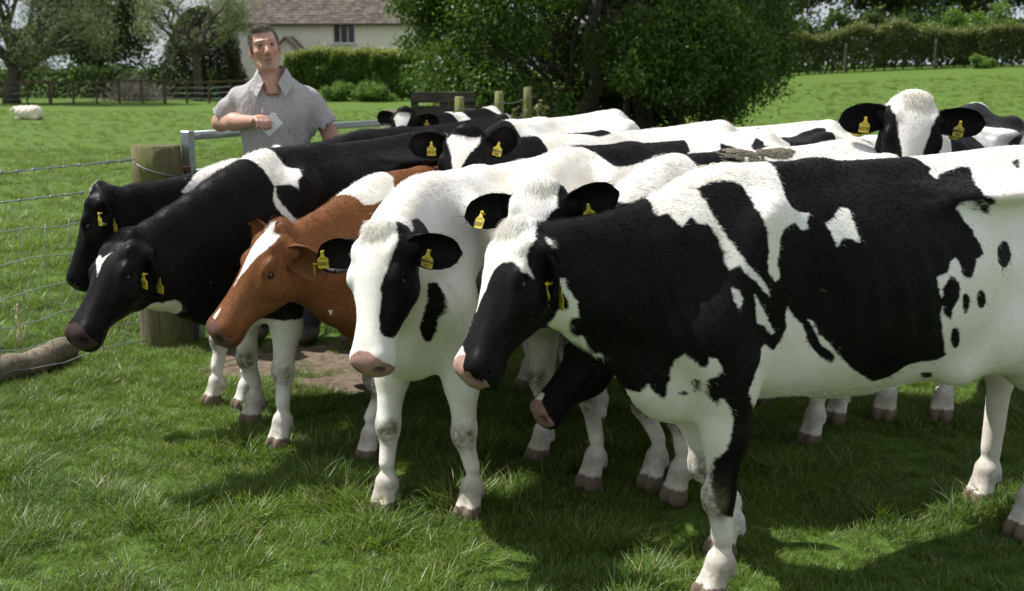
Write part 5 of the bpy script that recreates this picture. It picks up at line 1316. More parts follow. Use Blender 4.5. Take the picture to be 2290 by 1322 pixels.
# trees behind the right hedge
for i, (x, y, h, cr, lab) in enumerate(((14.5, 66, 2.4, 3.2, "dark tree behind the far hedge, left of the gap of sky"), (20.3, 64, 2.6, 3.0, "tree with a bare forked trunk against the sky behind the far hedge"), (26.0, 67, 2.3, 3.2, "dark tree behind the far hedge at the right"), (9.0, 68, 2.4, 3.6, "dark tree behind the far hedge beside the thorn tree"), (31.5, 63, 2.3, 3.4, "dark tree behind the far hedge cut by the picture's right edge"))):
    tree("broadleaf_tree", lab, x, y, h, .30, (0, 0, h + 2.5, cr * 1.1, cr, 2.6), 70, 1.0, 15000, .24, M_DARKT, 70 + i, None, "trees behind the far hedge", shell=.3, limbs=10)
hedge("hedge", "dark understorey hedge under the trees on the right", (6, 62), (40, 58.5), 2.2, 1.6, 30000, .24, M_DARKT, 46, .4, .0)
g = np.random.default_rng(77); root = empty("bush", (23.0, 57.0, float(ground_z(23.0, 57.0)))); tag(root, "bright green elder bush rising above the far hedge", "bush", "bushes in front of the hedges")
cs = g.normal(size=(22, 3)) * np.array((1.5, .5, .35)) + np.array((0, 0, 1.75)); P, _, _ = clump_points(cs, np.full(22, .5), 8000, g, .4); foliage("leaf_mass", P, .16, g, M_BUSH, root)
m = MB(); m.tube([(0, 0, -.1), (0, 0, 1.6)], [.08, .04], 6); m.build("stem", M_BARK, root)

# ------------------------------------------------------------------ rail fence far left
FA, FB = Vector((-27.5, 50.5)), Vector((-12.0, 53.5))
rf = empty("rail_fence", (FA.x, FA.y, 0)); tag(rf, "brown post and rail fence along the far side of the left field", "fence")
NP = 17; rr = random.Random(9); fp = []
for i in range(NP):
    q = FA.lerp(FB, i / (NP - 1)); z = float(ground_z(q.x, q.y)); h = 1.05 + .04 * rr.gauss(0, 1); fp.append(Vector((q.x - FA.x, q.y - FA.y, z + h - .06)))
    m = MB(); big = .13 if i % 5 == 2 else .085; m.box((q.x - FA.x, q.y - FA.y, z + h / 2 - .1), (big, big, h + .2), rr.uniform(0, .6), rr.gauss(0, .02), rr.gauss(0, .02), .008); m.build("fence_post", M_BROWNWOOD, rf)
for i in range(NP - 1):
    m = MB(); a, b = fp[i], fp[i + 1]; c = (a + b) / 2; m.box((c.x, c.y - .07, c.z), ((b - a).length + .05, .045, .085), math.atan2(b.y - a.y, b.x - a.x), 0, -math.asin((b.z - a.z) / (b - a).length)); m.build("rail", M_BROWNWOOD, rf)
for hh in (.25, .5, .75):
    m = MB(); m.tube([p - Vector((0, 0, 1.0 - hh)) for p in fp], .007, 4); m.build("line_wire", M_WIRE, rf)

# ------------------------------------------------------------------ farmhouse
M_RENDER = simple("cream_render", (.80, .77, .68), .9, .06, 3, .1)
def tile_material():
    m = NT("stone_roof_tiles"); r = m.attr('rnd'); o = m.coord('Object')
    c = m.ramp(r, [(0, (.085, .066, .056)), (.5, (.125, .10, .085)), (1, (.18, .15, .125))])
    c = m.mix(m.rng(m.noise(1.6, 5, .65, o), .5, .75, 0, .6), c, (.20, .185, .14)); m.col(c); m.p(Roughness=.92); m.bump(m.noise(22, 4, .6, o), .4, .02); return m.m
M_TILE = tile_material(); M_FRAME = simple("window_frame_paint", (.52, .56, .58), .5, .05, 6, 0)
_gl = NT("window_glass"); _gl.col((.012, .015, .017)); _gl.p(Roughness=.06); _gl.b.inputs['Specular IOR Level'].default_value = .6; M_GLASS = _gl.m
hx, hy = -9.3, 70.0; hz = float(ground_z(hx, hy)); house = empty("farmhouse", (hx, hy, hz), R(-4)); tag(house, "cream rendered farmhouse with a brown tiled roof behind the hedge", "house")
HW, HD, EH, RH = 15.0, 7.0, 4.28, 4.2
EH -= hz * 0
m = MB(); y0, y1 = -HD / 2, HD / 2
def wall_with_hole(m, x0, x1, z0, z1, y, holes, th=.3):
    xs = sorted({x0, x1, *[h[0] for h in holes], *[h[1] for h in holes]}); zs = sorted({z0, z1, *[h[2] for h in holes], *[h[3] for h in holes]})
    for i in range(len(xs) - 1):
        for j in range(len(zs) - 1):
            cx, cz = (xs[i] + xs[i + 1]) / 2, (zs[j] + zs[j + 1]) / 2
            if any(h[0] < cx < h[1] and h[2] < cz < h[3] for h in holes): continue
            m.box((cx, y + th / 2, cz), (xs[i + 1] - xs[i], th, zs[j + 1] - zs[j]))
WIN = [(-.68, .60, 2.92, 4.0), (4.2, 5.5, 2.92, 4.0), (-.7, .8, .9, 2.2)]
wall_with_hole(m, -HW / 2, HW / 2, -.4, EH, y0, WIN)
m.box((0, y1 - .15, EH / 2 - .2), (HW, .3, EH + .4)); 
for sx in (-1, 1): m.add([(sx * (HW / 2 - .15), y0 + .3, -.4), (sx * (HW / 2 - .15), y1 - .3, -.4), (sx * (HW / 2 - .15), y1 - .3, EH), (sx * (HW / 2 - .15), 0, EH + RH - .35), (sx * (HW / 2 - .15), y0 + .3, EH), (sx * HW / 2, y0 + .3, -.4), (sx * HW / 2, y1 - .3, -.4), (sx * HW / 2, y1 - .3, EH), (sx * HW / 2, 0, EH + RH - .35), (sx * HW / 2, y0 + .3, EH)], [(0, 1, 2, 3, 4), (5, 6, 7, 8, 9), (0, 1, 6, 5), (1, 2, 7, 6), (2, 3, 8, 7), (3, 4, 9, 8), (4, 0, 5, 9)])
m.build("wall", M_RENDER, house)
def tiled(parent, x0, x1, ya, za, yb, zb, course, tw, seed, name="roof"):
    """overlapping stone tiles on a slope from eave (ya,za) to ridge (yb,zb)"""
    g = np.random.default_rng(seed); L = math.hypot(yb - ya, zb - za); dy, dz = (yb - ya) / L, (zb - za) / L; ny, nz = -dz, dy
    if nz < 0: ny, nz = -ny, -nz
    V = []; F = []; rn = []
    for r in range(int(L / course)):
        s0 = r * course; x = x0 - g.uniform(0, tw)
        while x < x1:
            w_ = tw * g.uniform(.8, 1.25); xa, xb = max(x, x0), min(x + w_ - .012, x1); x += w_
            if xb - xa < .03: continue
            lift = .035 + g.uniform(0, .018); q = g.uniform(); b = len(V); s1 = min(s0 + course * 1.6, L)
            for (s, hh) in ((s0 - g.uniform(0, .02), lift), (s1, lift * .3)):
                for xx in (xa, xb):
                    for k in (0, -.03): V.append((xx, ya + dy * s + ny * (hh + k), za + dz * s + nz * (hh + k))); rn.append(q)
            F += [(b, b+2, b+6, b+4), (b+1, b+5, b+7, b+3), (b, b+1, b+3, b+2), (b, b+4, b+5, b+1), (b+2, b+3, b+7, b+6)]
    o = mesh_obj(name, V, F, M_TILE, parent, False, dict(rnd=rn)); tag(o, kind="stuff"); return o
m = MB(); 
for sy in (-1, 1): m.add([(-HW/2 - .2, sy * (HD/2 + .3), EH - .25), (HW/2 + .2, sy * (HD/2 + .3), EH - .25), (HW/2 + .2, 0, EH + RH), (-HW/2 - .2, 0, EH + RH), (-HW/2 - .2, sy * (HD/2 + .3), EH - .37), (HW/2 + .2, sy * (HD/2 + .3), EH - .37), (HW/2 + .2, 0, EH + RH - .12), (-HW/2 - .2, 0, EH + RH - .12)], [(0,1,2,3),(4,7,6,5),(0,4,5,1),(1,5,6,2),(2,6,7,3),(3,7,4,0)])
roof = m.build("roof", M_TILE, house)
tiled(roof, -HW/2 - .22, HW/2 + .22, -HD/2 - .32, EH - .25, 0, EH + RH, .20, .26, 1, "roof_tile_courses")
m = MB(); m.tube([(-HW/2 - .2, 0, EH + RH + .03), (HW/2 + .2, 0, EH + RH + .03)], .13, 8); m.build("ridge", M_TILE, roof)
m = MB(); m.tube([(-HW/2 - .2, -HD/2 - .42, EH - .30), (HW/2 + .2, -HD/2 - .42, EH - .30)], .055, 8); m.build("gutter", simple("dark_gutter", (.05, .045, .04), .6, .1, 5, 0), house)
for (xa, xb, za, zb) in WIN:
    f = MB(); w_, h_ = xb - xa, zb - za; yy = y0 + .10; t = .07
    for xx in (xa + t/2, xb - t/2, xa + w_ / 3, xa + 2 * w_ / 3): f.box((xx, yy, (za + zb) / 2), (t, .08, h_))
    for zz in (za + t/2, zb - t/2): f.box(((xa + xb) / 2, yy - .003, zz), (w_, .08, t))
    wo = f.build("window", M_FRAME, house)
    for k in range(3):
        p_ = MB(); p_.box((xa + w_ * (k + .5) / 3, yy + .02, (za + zb) / 2), (w_ / 3 - t, .012, h_ - 2 * t)); p_.build("pane", M_GLASS, wo)
    s_ = MB(); s_.box(((xa + xb) / 2, y0 - .06, za - .05), (w_ + .2, .22, .08), bev=.01); s_.build("sill", M_FRAME, wo)
# porch
porch = empty("porch", (0, 0, 0)); porch.parent = house
PXc, PW, PH, PR, PDp = -2.95, 2.1, 2.15, 1.15, 1.7
m = MB(); yf = y0 - PDp
m.box((PXc - PW/2 + .1, y0 - PDp/2, PH/2 - .2), (.2, PDp - .02, PH + .4)); m.box((PXc + PW/2 - .1, y0 - PDp/2, PH/2 - .2), (.2, PDp - .02, PH + .4))
m.add([(PXc - PW/2, yf, PH * .80), (PXc + PW/2, yf, PH * .80), (PXc + PW/2, yf, PH), (PXc, yf, PH + PR - .1), (PXc - PW/2, yf, PH), (PXc - PW/2, yf + .2, PH * .80), (PXc + PW/2, yf + .2, PH * .80), (PXc + PW/2, yf + .2, PH), (PXc, yf + .2, PH + PR - .1), (PXc - PW/2, yf + .2, PH)], [(0,1,2,3,4),(9,8,7,6,5),(0,5,6,1),(1,6,7,2),(2,7,8,3),(3,8,9,4),(4,9,5,0)])
m.build("porch_wall", M_RENDER, porch)
m = MB()
for sx in (-1, 1):
    m.add([(PXc, yf - .25, PH + PR), (PXc, y0, PH + PR), (PXc + sx * (PW/2 + .25), y0, PH - .25), (PXc + sx * (PW/2 + .25), yf - .25, PH - .25), (PXc, yf - .25, PH + PR - .1), (PXc, y0, PH + PR - .1), (PXc + sx * (PW/2 + .25), y0, PH - .35), (PXc + sx * (PW/2 + .25), yf - .25, PH - .35)], [(0,1,2,3),(4,7,6,5),(0,3,7,4),(3,2,6,7),(0,4,5,1)])
m.build("porch_roof", M_TILE, porch)
m = MB(); m.box((PXc, yf + .12, .8), (.06, .07, 2.0)); m.box((PXc, yf + .12, 1.66), (PW - .4, .065, .07)); m.box((PXc, yf + .12, .95), (PW - .4, .065, .07)); m.build("porch_frame", M_FRAME, porch)
m = MB(); m.box((PXc, yf + .16, .7), (PW - .4, .015, 1.95)); m.build("porch_glass", M_GLASS, porch)
m = MB(); m.box((4.6, 0, EH + RH + .3), (.9, .7, 1.6)); m.build("chimney", M_RENDER, roof)
# parked car half hidden by the hedge
car = empty("parked_car", (-10.35, 61.6, float(ground_z(-10.35, 61.6))), R(100)); tag(car, "small red car partly hidden behind the house hedge", "car")
prof = [(-1.9, .35), (-1.95, .75), (-1.75, .95), (-1.2, 1.02), (-.75, 1.42), (.65, 1.45), (1.35, 1.02), (1.85, .92), (1.95, .6), (1.9, .35)]
def extr(pf, w0, w1, name, mat, par, zt=1.0):
    V = []; n = len(pf)
    for sgn in (-1, 1):
        for (x, z) in pf: V.append((x, sgn * (w0 if z < zt else w1), z))
    F = [tuple(range(n)), tuple(reversed(range(n, 2 * n)))] + [(i, n + i, n + (i + 1) % n, (i + 1) % n) for i in range(n)]
    return mesh_obj(name, V, F, mat, par)
M_CAR = simple("red_car_paint", (.42, .03, .025), .25, .05, 3, 0); extr(prof, .85, .66, "body", M_CAR, car, 1.1)
extr([(-1.12, 1.06), (-.72, 1.38), (.62, 1.41), (1.22, 1.06)], .80, .675, "window", M_GLASS, car, 1.2)
for sx in (-1.2, 1.25):
    for sy in (-1, 1):
        m = MB(); m.tube([(sx, sy * .72, .31), (sx, sy * .87, .31)], .31, 16); wl = m.build("wheel", simple("tyre", (.02, .02, .02), .8, .1, 5, 0), car, True)
        m = MB(); m.tube([(sx, sy * .865, .31), (sx, sy * .88, .31)], .19, 14); m.build("rim", M_GALV, wl, True)
for sy in (-1, 1):
    m = MB(); m.box((-1.93, sy * .66, .78), (.06, .22, .16), bev=.02); m.build("headlight", simple("lamp_glass", (.75, .78, .8), .1, .02, 3, 0), car)

# ------------------------------------------------------------------ sheep
M_FLEECE = simple("fleece", (.74, .67, .54), .98, .16, 12, 1.0); M_SFACE = simple("sheep_face", (.38, .34, .28), .9, .2, 20, .3)
def sheep(label, x, y, deg, s, seed, mat=M_FLEECE):
    z0 = float(ground_z(x, y)); root = empty("sheep", (x, y, z0), R(deg)); root.scale = (s,) * 3; tag(root, label, "sheep", "sheep lying in the grass")
    f = Field((-.65, -.34, -.03), (.75, .34, .72), .022)
    f.ell((0, 0, .24), (.46, .27, .26), .06); f.ell((-.25, 0, .25), (.27, .26, .25), .08); f.ell((.28, 0, .27), (.24, .21, .22), .08)
    f.cone((.38, 0, .34), (.52, .03, .38), .13, .09, .06); f.cone((.52, .03, .38), (.66, .05, .31), .075, .045, .04)
    for sy in (-1, 1): f.ell((.53, sy * .10 + .03, .42), (.025, .06, .022), .02); f.cone((.30, sy * .14, .08), (.44, sy * .13, .05), .055, .04, .04); f.ell((-.3, sy * .2, .10), (.17, .08, .10), .05)
    V, Q = f.mesh(2); g = np.random.default_rng(seed); N = vnormals(V, Q); fl = V[:, 0] < .5
    V = V + N * (.012 * np.sin(V[:, :1] * 31 + V[:, 2:3] * 23) * np.sin(V[:, 1:2] * 29 + V[:, 2:3] * 17)) * fl[:, None]
    mesh_obj("body", V, Q, mat, root, True)
sheep("cream sheep lying flat on its side in the open field at left", -15.95, 38.0, 172, .92, 1)
M_FLEECE2 = simple("grey_fleece", (.38, .37, .36), .98, .16, 12, 1.0)
sheep("sheep lying in the tree's shade, right of the pair", 6.35, 38.5, 10, .95, 2)
sheep("greyish sheep lying in the tree's shade, left of the pair", 5.55, 38.9, 190, .9, 3, M_FLEECE2)
# ------------------------------------------------------------------ the farmer
MO = Vector((-1.345, 6.52, 0.0))
def skin_material():
    m = NT("skin"); o = m.coord('Object')
    c = m.mix(m.rng(m.noise(18, 4, .6, o), .3, .75), (.46, .245, .175), (.54, .315, .235))
    c = m.mix(m.math('MULTIPLY', m.attr('red'), .75), c, (.50, .13, .085)); c = m.mix(m.math('MULTIPLY', m.attr('stub'), .6), c, (.20, .14, .115))
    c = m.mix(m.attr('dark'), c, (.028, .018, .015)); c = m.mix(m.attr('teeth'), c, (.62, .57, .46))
    m.col(c); m.p(Roughness=.5); m.b.inputs['Subsurface Weight'].default_value = .12; m.b.inputs['Subsurface Radius'].default_value = (.02, .008, .005); m.b.inputs['Subsurface Scale'].default_value = .4
    m.bump(m.noise(160, 3, .6, o), .12, .003); return m.m
M_SKIN = skin_material()
def shirt_material():
    m = NT("checked_shirt"); o = m.coord('Object'); s = m.n("SeparateXYZ"); m.set(s.inputs[0], o)
    warp = m.math('MULTIPLY', m.math('SUBTRACT', m.noise(5, 2, .5, o), .5), .02)
    def line(ax, per):
        q = m.math('FRACT', m.math('DIVIDE', m.math('ADD', s.outputs[ax], warp), per)); return m.rng(m.math('ABSOLUTE', m.math('SUBTRACT', q, .5)), .13, .20, 1, 0)
    lx, lz = line('X', .0105), line('Z', .0105)
    c = m.mix(m.math('MULTIPLY', lx, .34), (.44, .415, .40), (.235, .235, .275)); c = m.mix(m.math('MULTIPLY', lz, .28), c, (.27, .255, .285))
    m.col(c); m.p(Roughness=.88); m.b.inputs['Specular IOR Level'].default_value = .15
    w_ = m.noise(7, 4, .6, m.mapping(o, (1.6, 1.6, .55)), .6); m.bump(m.math('ADD', w_, m.math('MULTIPLY', m.noise(500, 2, .5, o), .03)), .9, .05); return m.m
M_SHIRT = shirt_material()
hu = vn((-.14, .03, 1)); hf = np.array((.34, -.92, -.30)); hf = vn(hf - hu * (hf @ hu)); hr = np.cross(hf, hu)      # head axes: up, front, its right->image right is -hr
hc = np.array((-.032, -.035, 1.677))
H_ = lambda x, y, z: hc - hr * x * -1 + hf * y + hu * z        # x towards hr
MHd = np.stack([hr, hf, hu])
f = Field(hc - np.array((.17, .17, .25)), hc + np.array((.17, .17, .19)), .0042)
# head and neck, on a finer grid
f.ell(H_(0, -.020, .030), (.075, .097, .098), .02, M=MHd); f.ell(H_(0, .014, -.020), (.064, .081, .092), .03, M=MHd)
f.ell(H_(0, .054, -.100), (.034, .032, .028), .03, M=MHd)
for s in (-1, 1):
    f.cone(H_(s * .054, -.005, -.058), H_(s * .026, .060, -.105), .020, .021, .025)                 # jaw
    f.ell(H_(s * .046, .060, -.020), (.018, .020, .014), .02, M=MHd)                                # cheekbone
    f.cone(H_(s * .012, .090, .034), H_(s * .050, .070, .032), .0125, .011, .012)                   # brow
    f.ell(H_(s * .033, .100, .012), (.019, .016, .0115), .010, M=MHd, sub=True)                     # eye socket
    f.ell(H_(s * .033, .0765, .011), (.0150, .0140, .0130), .002, M=MHd)                            # eyeball
    f.cone(H_(s * .020, .090, .0175), H_(s * .047, .083, .0160), .0048, .0045, .004)                # upper lid
    f.cone(H_(s * .020, .089, .0035), H_(s * .046, .083, .0045), .0042, .0040, .004)                # lower lid
    f.cone(H_(s * .022, .100, -.040), H_(s * .034, .082, -.072), .0035, .003, .012, sub=True)       # smile fold
    f.ell(H_(s * .013, .106, -.036), (.0095, .011, .0085), .008, M=MHd)
    f.ell(H_(s * .080, -.012, -.008), (.010, .025, .036), .010, M=MHd); f.ell(H_(s * .090, -.004, -.004), (.007, .014, .022), .006, M=MHd, sub=True)
f.cone(H_(0, .088, .020), H_(0, .120, -.028), .0095, .0150, .012)                                    # nose
f.ell(H_(0, .088, -.061), (.026, .014, .008), .008, M=MHd); f.ell(H_(0, .086, -.081), (.022, .014, .009), .008, M=MHd)
f.ell(H_(.003, .104, -.0705), (.019, .020, .0062), .003, M=MHd, sub=True)
f.cone(H_(0, -.035, -.06), (.0, .0, 1.44), .057, .068, .03); f.cone(H_(0, .005, -.085), (.01, -.055, 1.44), .040, .055, .03)
V0, Q0 = f.mesh(2)
f = Field((-.50, -.52, -.02), (.52, .34, 1.60), .0072)
# trunk
f.loft((0, 0, 0), (0, 0, 1), (0, -1, 0), [(.80, .11, -.11, .155), (.95, .12, -.11, .165), (1.1, .12, -.105, .165), (1.3, .112, -.10, .18), (1.40, .098, -.09, .165), (1.46, .07, -.06, .10), (1.52, .03, -.04, .05)], .04)
S1, E1, W1 = np.array((-.195, .01, 1.415)), np.array((-.325, .07, 1.262)), np.array((-.055, -.255, 1.288))
S2, E2, W2 = np.array((.200, .01, 1.410)), np.array((.315, .06, 1.165)), np.array((.27, -.10, .94))
for S_, E_, W_ in ((S1, E1, W1), (S2, E2, W2)):
    f.cone(S_ * .6 + E_ * .4, E_, .044, .047, .02); f.cone(E_, E_ * .6 + W_ * .4, .046, .047, .03); f.cone(E_ * .6 + W_ * .4, W_, .047, .029, .03)
# right hand holding the paper
hd_ = vn(W1 - E1); kn = W1 + hd_ * .075 + np.array((.012, -.01, .012)); sdw = vn(np.cross(hd_, (0, 0, 1)))
f.ell(W1 + hd_ * .045 + (0, 0, .004), (.050, .044, .030), .02, M=np.stack([hd_, sdw, np.cross(hd_, sdw)]))
for k, (o_, l1, l2) in enumerate(((-.036, .042, .028), (-.012, .047, .031), (.013, .045, .030), (.035, .037, .025))):
    b0 = W1 + hd_ * .072 + sdw * o_ * 1.0 + np.array((0, 0, .014)); b1 = b0 + (hd_ * .75 + np.array((0, 0, -.50))) * l1; b2 = b1 + (hd_ * -.05 + np.array((.02, -.1, -.98))) * l2; b3 = b2 + (hd_ * -.8 + np.array((0, 0, -.5))) * l2 * .7
    f.cone(W1 + hd_ * .035 + sdw * o_ * .8, b0, .013, .0125, .012); f.cone(b0, b1, .0125, .0112, .004); f.cone(b1, b2, .011, .010, .003); f.cone(b2, b3, .0098, .0085, .003)
t0 = W1 + hd_ * .018 - sdw * .030; t1 = t0 + hd_ * .034 - sdw * .012 + np.array((0, 0, -.022)); t2 = t1 + hd_ * .032 + np.array((0, 0, -.012))
f.cone(t0, t1, .015, .0115, .012); f.cone(t1, t2, .011, .0085, .004)
# left hand hanging
hd2 = vn((W2 - E2) * .6 + np.array((0, 0, -.1))); f.ell(W2 + hd2 * .045, (.024, .042, .05), .02)
for k in range(4): a0 = W2 + hd2 * .075 + np.array((0, -.03 + .02 * k, 0)); f.cone(a0, a0 + hd2 * .045, .010, .009, .006); f.cone(a0 + hd2 * .045, a0 + hd2 * .075 + np.array((-.01, 0, 0)), .009, .007, .004)
a0 = W2 + hd2 * .03 + np.array((0, -.04, 0)); f.cone(a0, a0 + hd2 * .05 + np.array((0, -.015, 0)), .012, .009, .01)
# hips and legs
for s in (-1, 1):
    f.cone((s * .10, 0, .86), (s * .13, -.02, .48), .095, .065, .05); f.cone((s * .13, -.02, .48), (s * .15, .01, .10), .062, .045, .04); f.ell((s * .155, -.05, .045), (.045, .12, .045), .03)
V, Q = f.mesh(3); Q = np.concatenate([Q, Q0 + len(V)]); V = np.concatenate([V, V0])
r = V - hc; qx, qy, qz = r @ hr, r @ hf, r @ hu; hd = (V[:, 2] > 1.5)
G3 = lambda x, y, z, sx, sy, sz: np.exp(-(((qx - x) / sx) ** 2 + ((qy - y) / sy) ** 2 + ((qz - z) / sz) ** 2)) * hd
red = np.clip(G3(.088, -.01, -.005, .02, .04, .04) + G3(-.088, -.01, -.005, .02, .04, .04) * 1.2 + .45 * G3(0, .12, -.03, .02, .03, .02) + .8 * G3(0, .10, -.07, .024, .03, .014) + .35 * G3(.045, .08, -.02, .03, .04, .03) + .35 * G3(-.045, .08, -.02, .03, .04, .03), 0, 1)  # ears painted red like sun glowing through; nose, lips and cheeks ruddy
stub = np.clip(G3(0, .08, -.075, .06, .07, .035) - 1.2 * G3(0, .10, -.07, .02, .03, .012), 0, 1)
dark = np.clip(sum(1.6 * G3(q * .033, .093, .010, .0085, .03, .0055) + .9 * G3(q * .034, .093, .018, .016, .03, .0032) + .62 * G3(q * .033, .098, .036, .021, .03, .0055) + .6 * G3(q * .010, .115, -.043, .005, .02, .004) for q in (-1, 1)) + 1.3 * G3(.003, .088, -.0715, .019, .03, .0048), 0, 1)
teeth = np.clip(1.1 * G3(.005, .085, -.0675, .010, .02, .0030), 0, 1)
man = mesh_obj("person", V, Q, M_SKIN, None, True, dict(red=red, stub=stub, dark=dark, teeth=teeth)); man.location = MO
tag(man, "man in a checked short-sleeved shirt leaning his elbow on the gate", "person")
# hair
f = Field(hc - .17, hc + .17, .005)
f.ell(H_(0, -.024, .036), (.080, .100, .099), .01, M=MHd); f.ell(H_(.01, .028, .108), (.050, .042, .020), .02, M=MHd)
f.ell(H_(0, .100, .002), (.068, .082, .084), .008, M=MHd, sub=True); f.ell(H_(0, .02, -.100), (.12, .085, .070), .02, M=MHd, sub=True)
for q in (-1, 1): f.ell(H_(q * .046, .070, .062), (.020, .050, .030), .015, M=MHd, sub=True)
for s in (-1, 1): f.cone(H_(s * .074, .010, .02), H_(s * .073, .014, -.018), .009, .005, .01)
HV, HQ = f.mesh(1); HN = vnormals(HV, HQ)
HV = HV + HN * (.0025 * np.sin(HV[:, :1] * 260 + 3 * np.sin(HV[:, 2:3] * 130)) * np.sin(HV[:, 1:2] * 240 + HV[:, 2:3] * 190))
M_HAIR = simple("greying_brown_hair", (.20, .165, .14), .8, .6, 120, .8)
hair = mesh_obj("hair", HV, HQ, M_HAIR, man, True)
g = np.random.default_rng(3); ii = g.choice(len(HV), 5000); hp_ = HV[ii]; dn = HN[ii] * .5 + g.normal(scale=.35, size=(5000, 3)) + hf * .25 + hu * .25; dn /= np.linalg.norm(dn, axis=1, keepdims=True)
ln = g.uniform(.004, .011, 5000)[:, None]; pts = np.stack([hp_, hp_ + dn * ln * .5, hp_ + (dn + g.normal(scale=.3, size=(5000, 3))) * ln], 1)
hcv = bpy.data.hair_curves.new("hair_strands"); hcv.add_curves([3] * 5000); hcv.points.foreach_set("position", pts.astype(np.float32).ravel())
ra = hcv.attributes.get('radius') or hcv.attributes.new('radius', 'FLOAT', 'POINT'); ra.data.foreach_set('value', np.tile(np.array([.0009, .0007, .0002], np.float32), 5000)); hcv.materials.append(M_HAIR)
hs_ = bpy.data.objects.new("hair_strands", hcv); tag(hs_, kind="stuff"); link(hs_, hair)
# shirt
f = Field((-.50, -.30, .74), (.52, .32, 1.62), .0072)
f.loft((0, 0, 0), (0, 0, 1), (0, -1, 0), [(.78, .160, -.145, .205), (.90, .158, -.145, .200), (1.05, .145, -.135, .188), (1.2, .142, -.13, .198), (1.33, .134, -.124, .210), (1.40, .118, -.114, .206), (1.455, .098, -.098, .180), (1.505, .070, -.078, .125), (1.540, .050, -.062, .082)], .03, pt=2.4, pb=2.4)
for S_, E_, t in ((S1, E1, .80), (S2, E2, .66)):
    e = S_ + (E_ - S_) * t; f.cone(S_ + (0, 0, -.008), e, .062, .080, .04)
    d_ = vn(E_ - S_); f.cone(e + d_ * .015, e + d_ * .16, .078, .10, .004, sub=True)
f.cone((.0, -.01, 1.60), (0, .0, 1.50), .082, .072, .02, sub=True)                               # neck opening
f.cone((.012, -.115, 1.475), (.035, -.150, 1.345), .052, .014, .006, sub=True); f.cone((.008, -.09, 1.52), (.016, -.12, 1.46), .078, .055, .006, sub=True)
f.cone((.04, -.20, 1.345), (.045, -.205, .75), .0095, .0095, .004, sub=True) if False else None
SV, SQ = f.mesh(5); SN = vnormals(SV, SQ)
sx, sy, sz = SV.T
fold = .008 * np.sin(sx * 19 + 2.6 * np.sin(sz * 7) + sy * 9) * np.clip((1.38 - sz) * 4, .1, 1) + .003 * np.sin((np.abs(sx) * .9 - sz) * 38 + 2 * np.sin(sx * 9)) * np.clip((np.abs(sx) - .12) * 12, 0, 1) + .008 * np.sin(sz * 24 + sx * 17 + 3 * np.sin(sx * 8)) * np.clip((1.12 - sz) * 5, 0, 1)
fold = fold + .006 * np.exp(-((sx - (.03 + .25 * (1.36 - sz))) / .014) ** 2) * (sy < -.05) * (sz < 1.36) - .005 * np.exp(-((sx - (-.08 - .35 * (1.3 - sz))) / .02) ** 2) * (sy < -.05)
SV = SV + SN * fold[:, None]
shirt = mesh_obj("shirt", SV, SQ, M_SHIRT, man, True)
def shell(name, V, F, th, parent, mat):
    V = np.array(V, float); n = len(V); nr = np.zeros((n, 3))
    for q in F:
        k = np.cross(V[q[1]] - V[q[0]], V[q[2]] - V[q[0]])
        for i in q: nr[i] += k
    nr /= np.linalg.norm(nr, axis=1, keepdims=True) + 1e-9
    ed = {}
    for q in F:
        for i in range(len(q)): ed[(q[i], q[(i + 1) % len(q)])] = 1
    F2 = [tuple(q) for q in F] + [tuple(reversed([i + n for i in q])) for q in F] + [(b, a, a + n, b + n) for (a, b) in ed if (b, a) not in ed]
    return mesh_obj(name, np.concatenate([V + nr * th / 2, V - nr * th / 2]), F2, mat, parent, False)
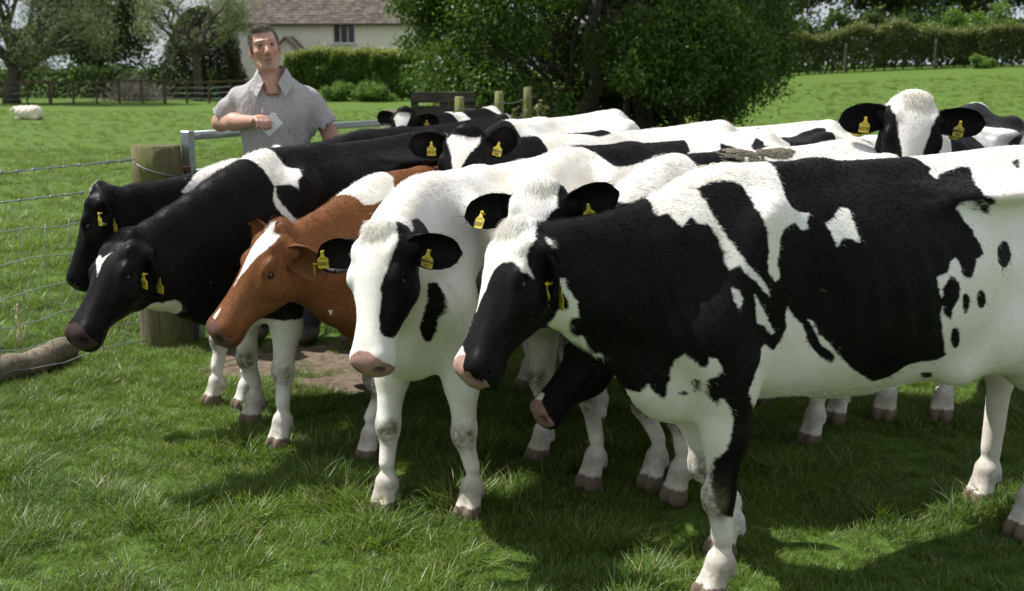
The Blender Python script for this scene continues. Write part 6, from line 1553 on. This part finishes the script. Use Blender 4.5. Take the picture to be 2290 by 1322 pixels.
# collar: a stand that turns down over two points
for s in (-1, 1):
    top = [(s * .010, .075, 1.560), (s * .060, .045, 1.572), (s * .080, -.015, 1.570), (s * .072 + .005, -.070, 1.548), (s * .040 + .012, -.122, 1.492)]
    bot = [(s * .012, .100, 1.492), (s * .085, .070, 1.497), (s * .120, -.010, 1.498), (s * .118 + .005, -.095, 1.466), (s * .078 + .016, -.158, 1.412)]
    V_ = top + bot; F_ = [(i, i + 1, i + 6, i + 5) if s > 0 else (i + 1, i, i + 5, i + 6) for i in range(4)]
    shell("collar", V_, F_, .004, shirt, M_SHIRT)
m = MB(); pl = [(.045 - .004 * i, -.150 - .014 * min(i, 3) - .002 * i, 1.405 - .085 * i) for i in range(7)]
M_BUTTON = simple("button", (.62, .60, .55), .35, .05, 9, 0)
for p in pl[1:]:
    m = MB(); m.tube([(p[0], p[1] - .004, p[2]), (p[0], p[1] - .012, p[2])], .0065, 10); m.build("button", M_BUTTON, shirt, True)
# trousers and boots
f = Field((-.32, -.26, .02), (.34, .26, .98), .010)
for s in (-1, 1): f.cone((s * .10, 0, .88), (s * .13, -.02, .48), .115, .088, .05); f.cone((s * .13, -.02, .48), (s * .15, .01, .12), .088, .075, .04)
f.ell((0, 0, .90), (.185, .135, .10), .05); V, Q = f.mesh(2); mesh_obj("trousers", V, Q, simple("dark_work_trousers", (.045, .048, .055), .9, .2, 20, .4), man, True)
M_BOOT = simple("brown_leather_boot", (.085, .055, .038), .6, .3, 30, .4)
for s in (-1, 1):
    f = Field((s * .155 - .09, -.24, -.01), (s * .155 + .09, .12, .26), .009); f.ell((s * .155, -.075, .05), (.056, .135, .05), .03); f.cone((s * .15, .015, .06), (s * .15, .015, .20), .062, .06, .03); V, Q = f.mesh(2); mesh_obj("boot", V, Q, M_BOOT, man, True)
# the folded paper he holds
pc = Vector(MO) + Vector(W1 + hd_ * .098 + np.array((.030, .030, -.022)))
ax1 = vn((.62, -.15, .55)); ax2 = vn((.62, .05, -.72)); nrm = vn(np.cross(ax1, ax2))
V_ = [np.array(pc) + ax1 * u * .056 + ax2 * v * .040 + nrm * (.006 * u * u + .003 * v) for v in (-1, 0, 1) for u in (-1, -.3, .4, 1)]
F_ = [(r * 4 + c, r * 4 + c + 1, r * 4 + c + 5, r * 4 + c + 4) for r in range(2) for c in range(3)]
pap = shell("paper_note", V_, F_, .0012, None, simple("white_paper", (.80, .80, .84), .8, .03, 12, 0)); tag(pap, "small folded white paper in the man's right hand", "paper")
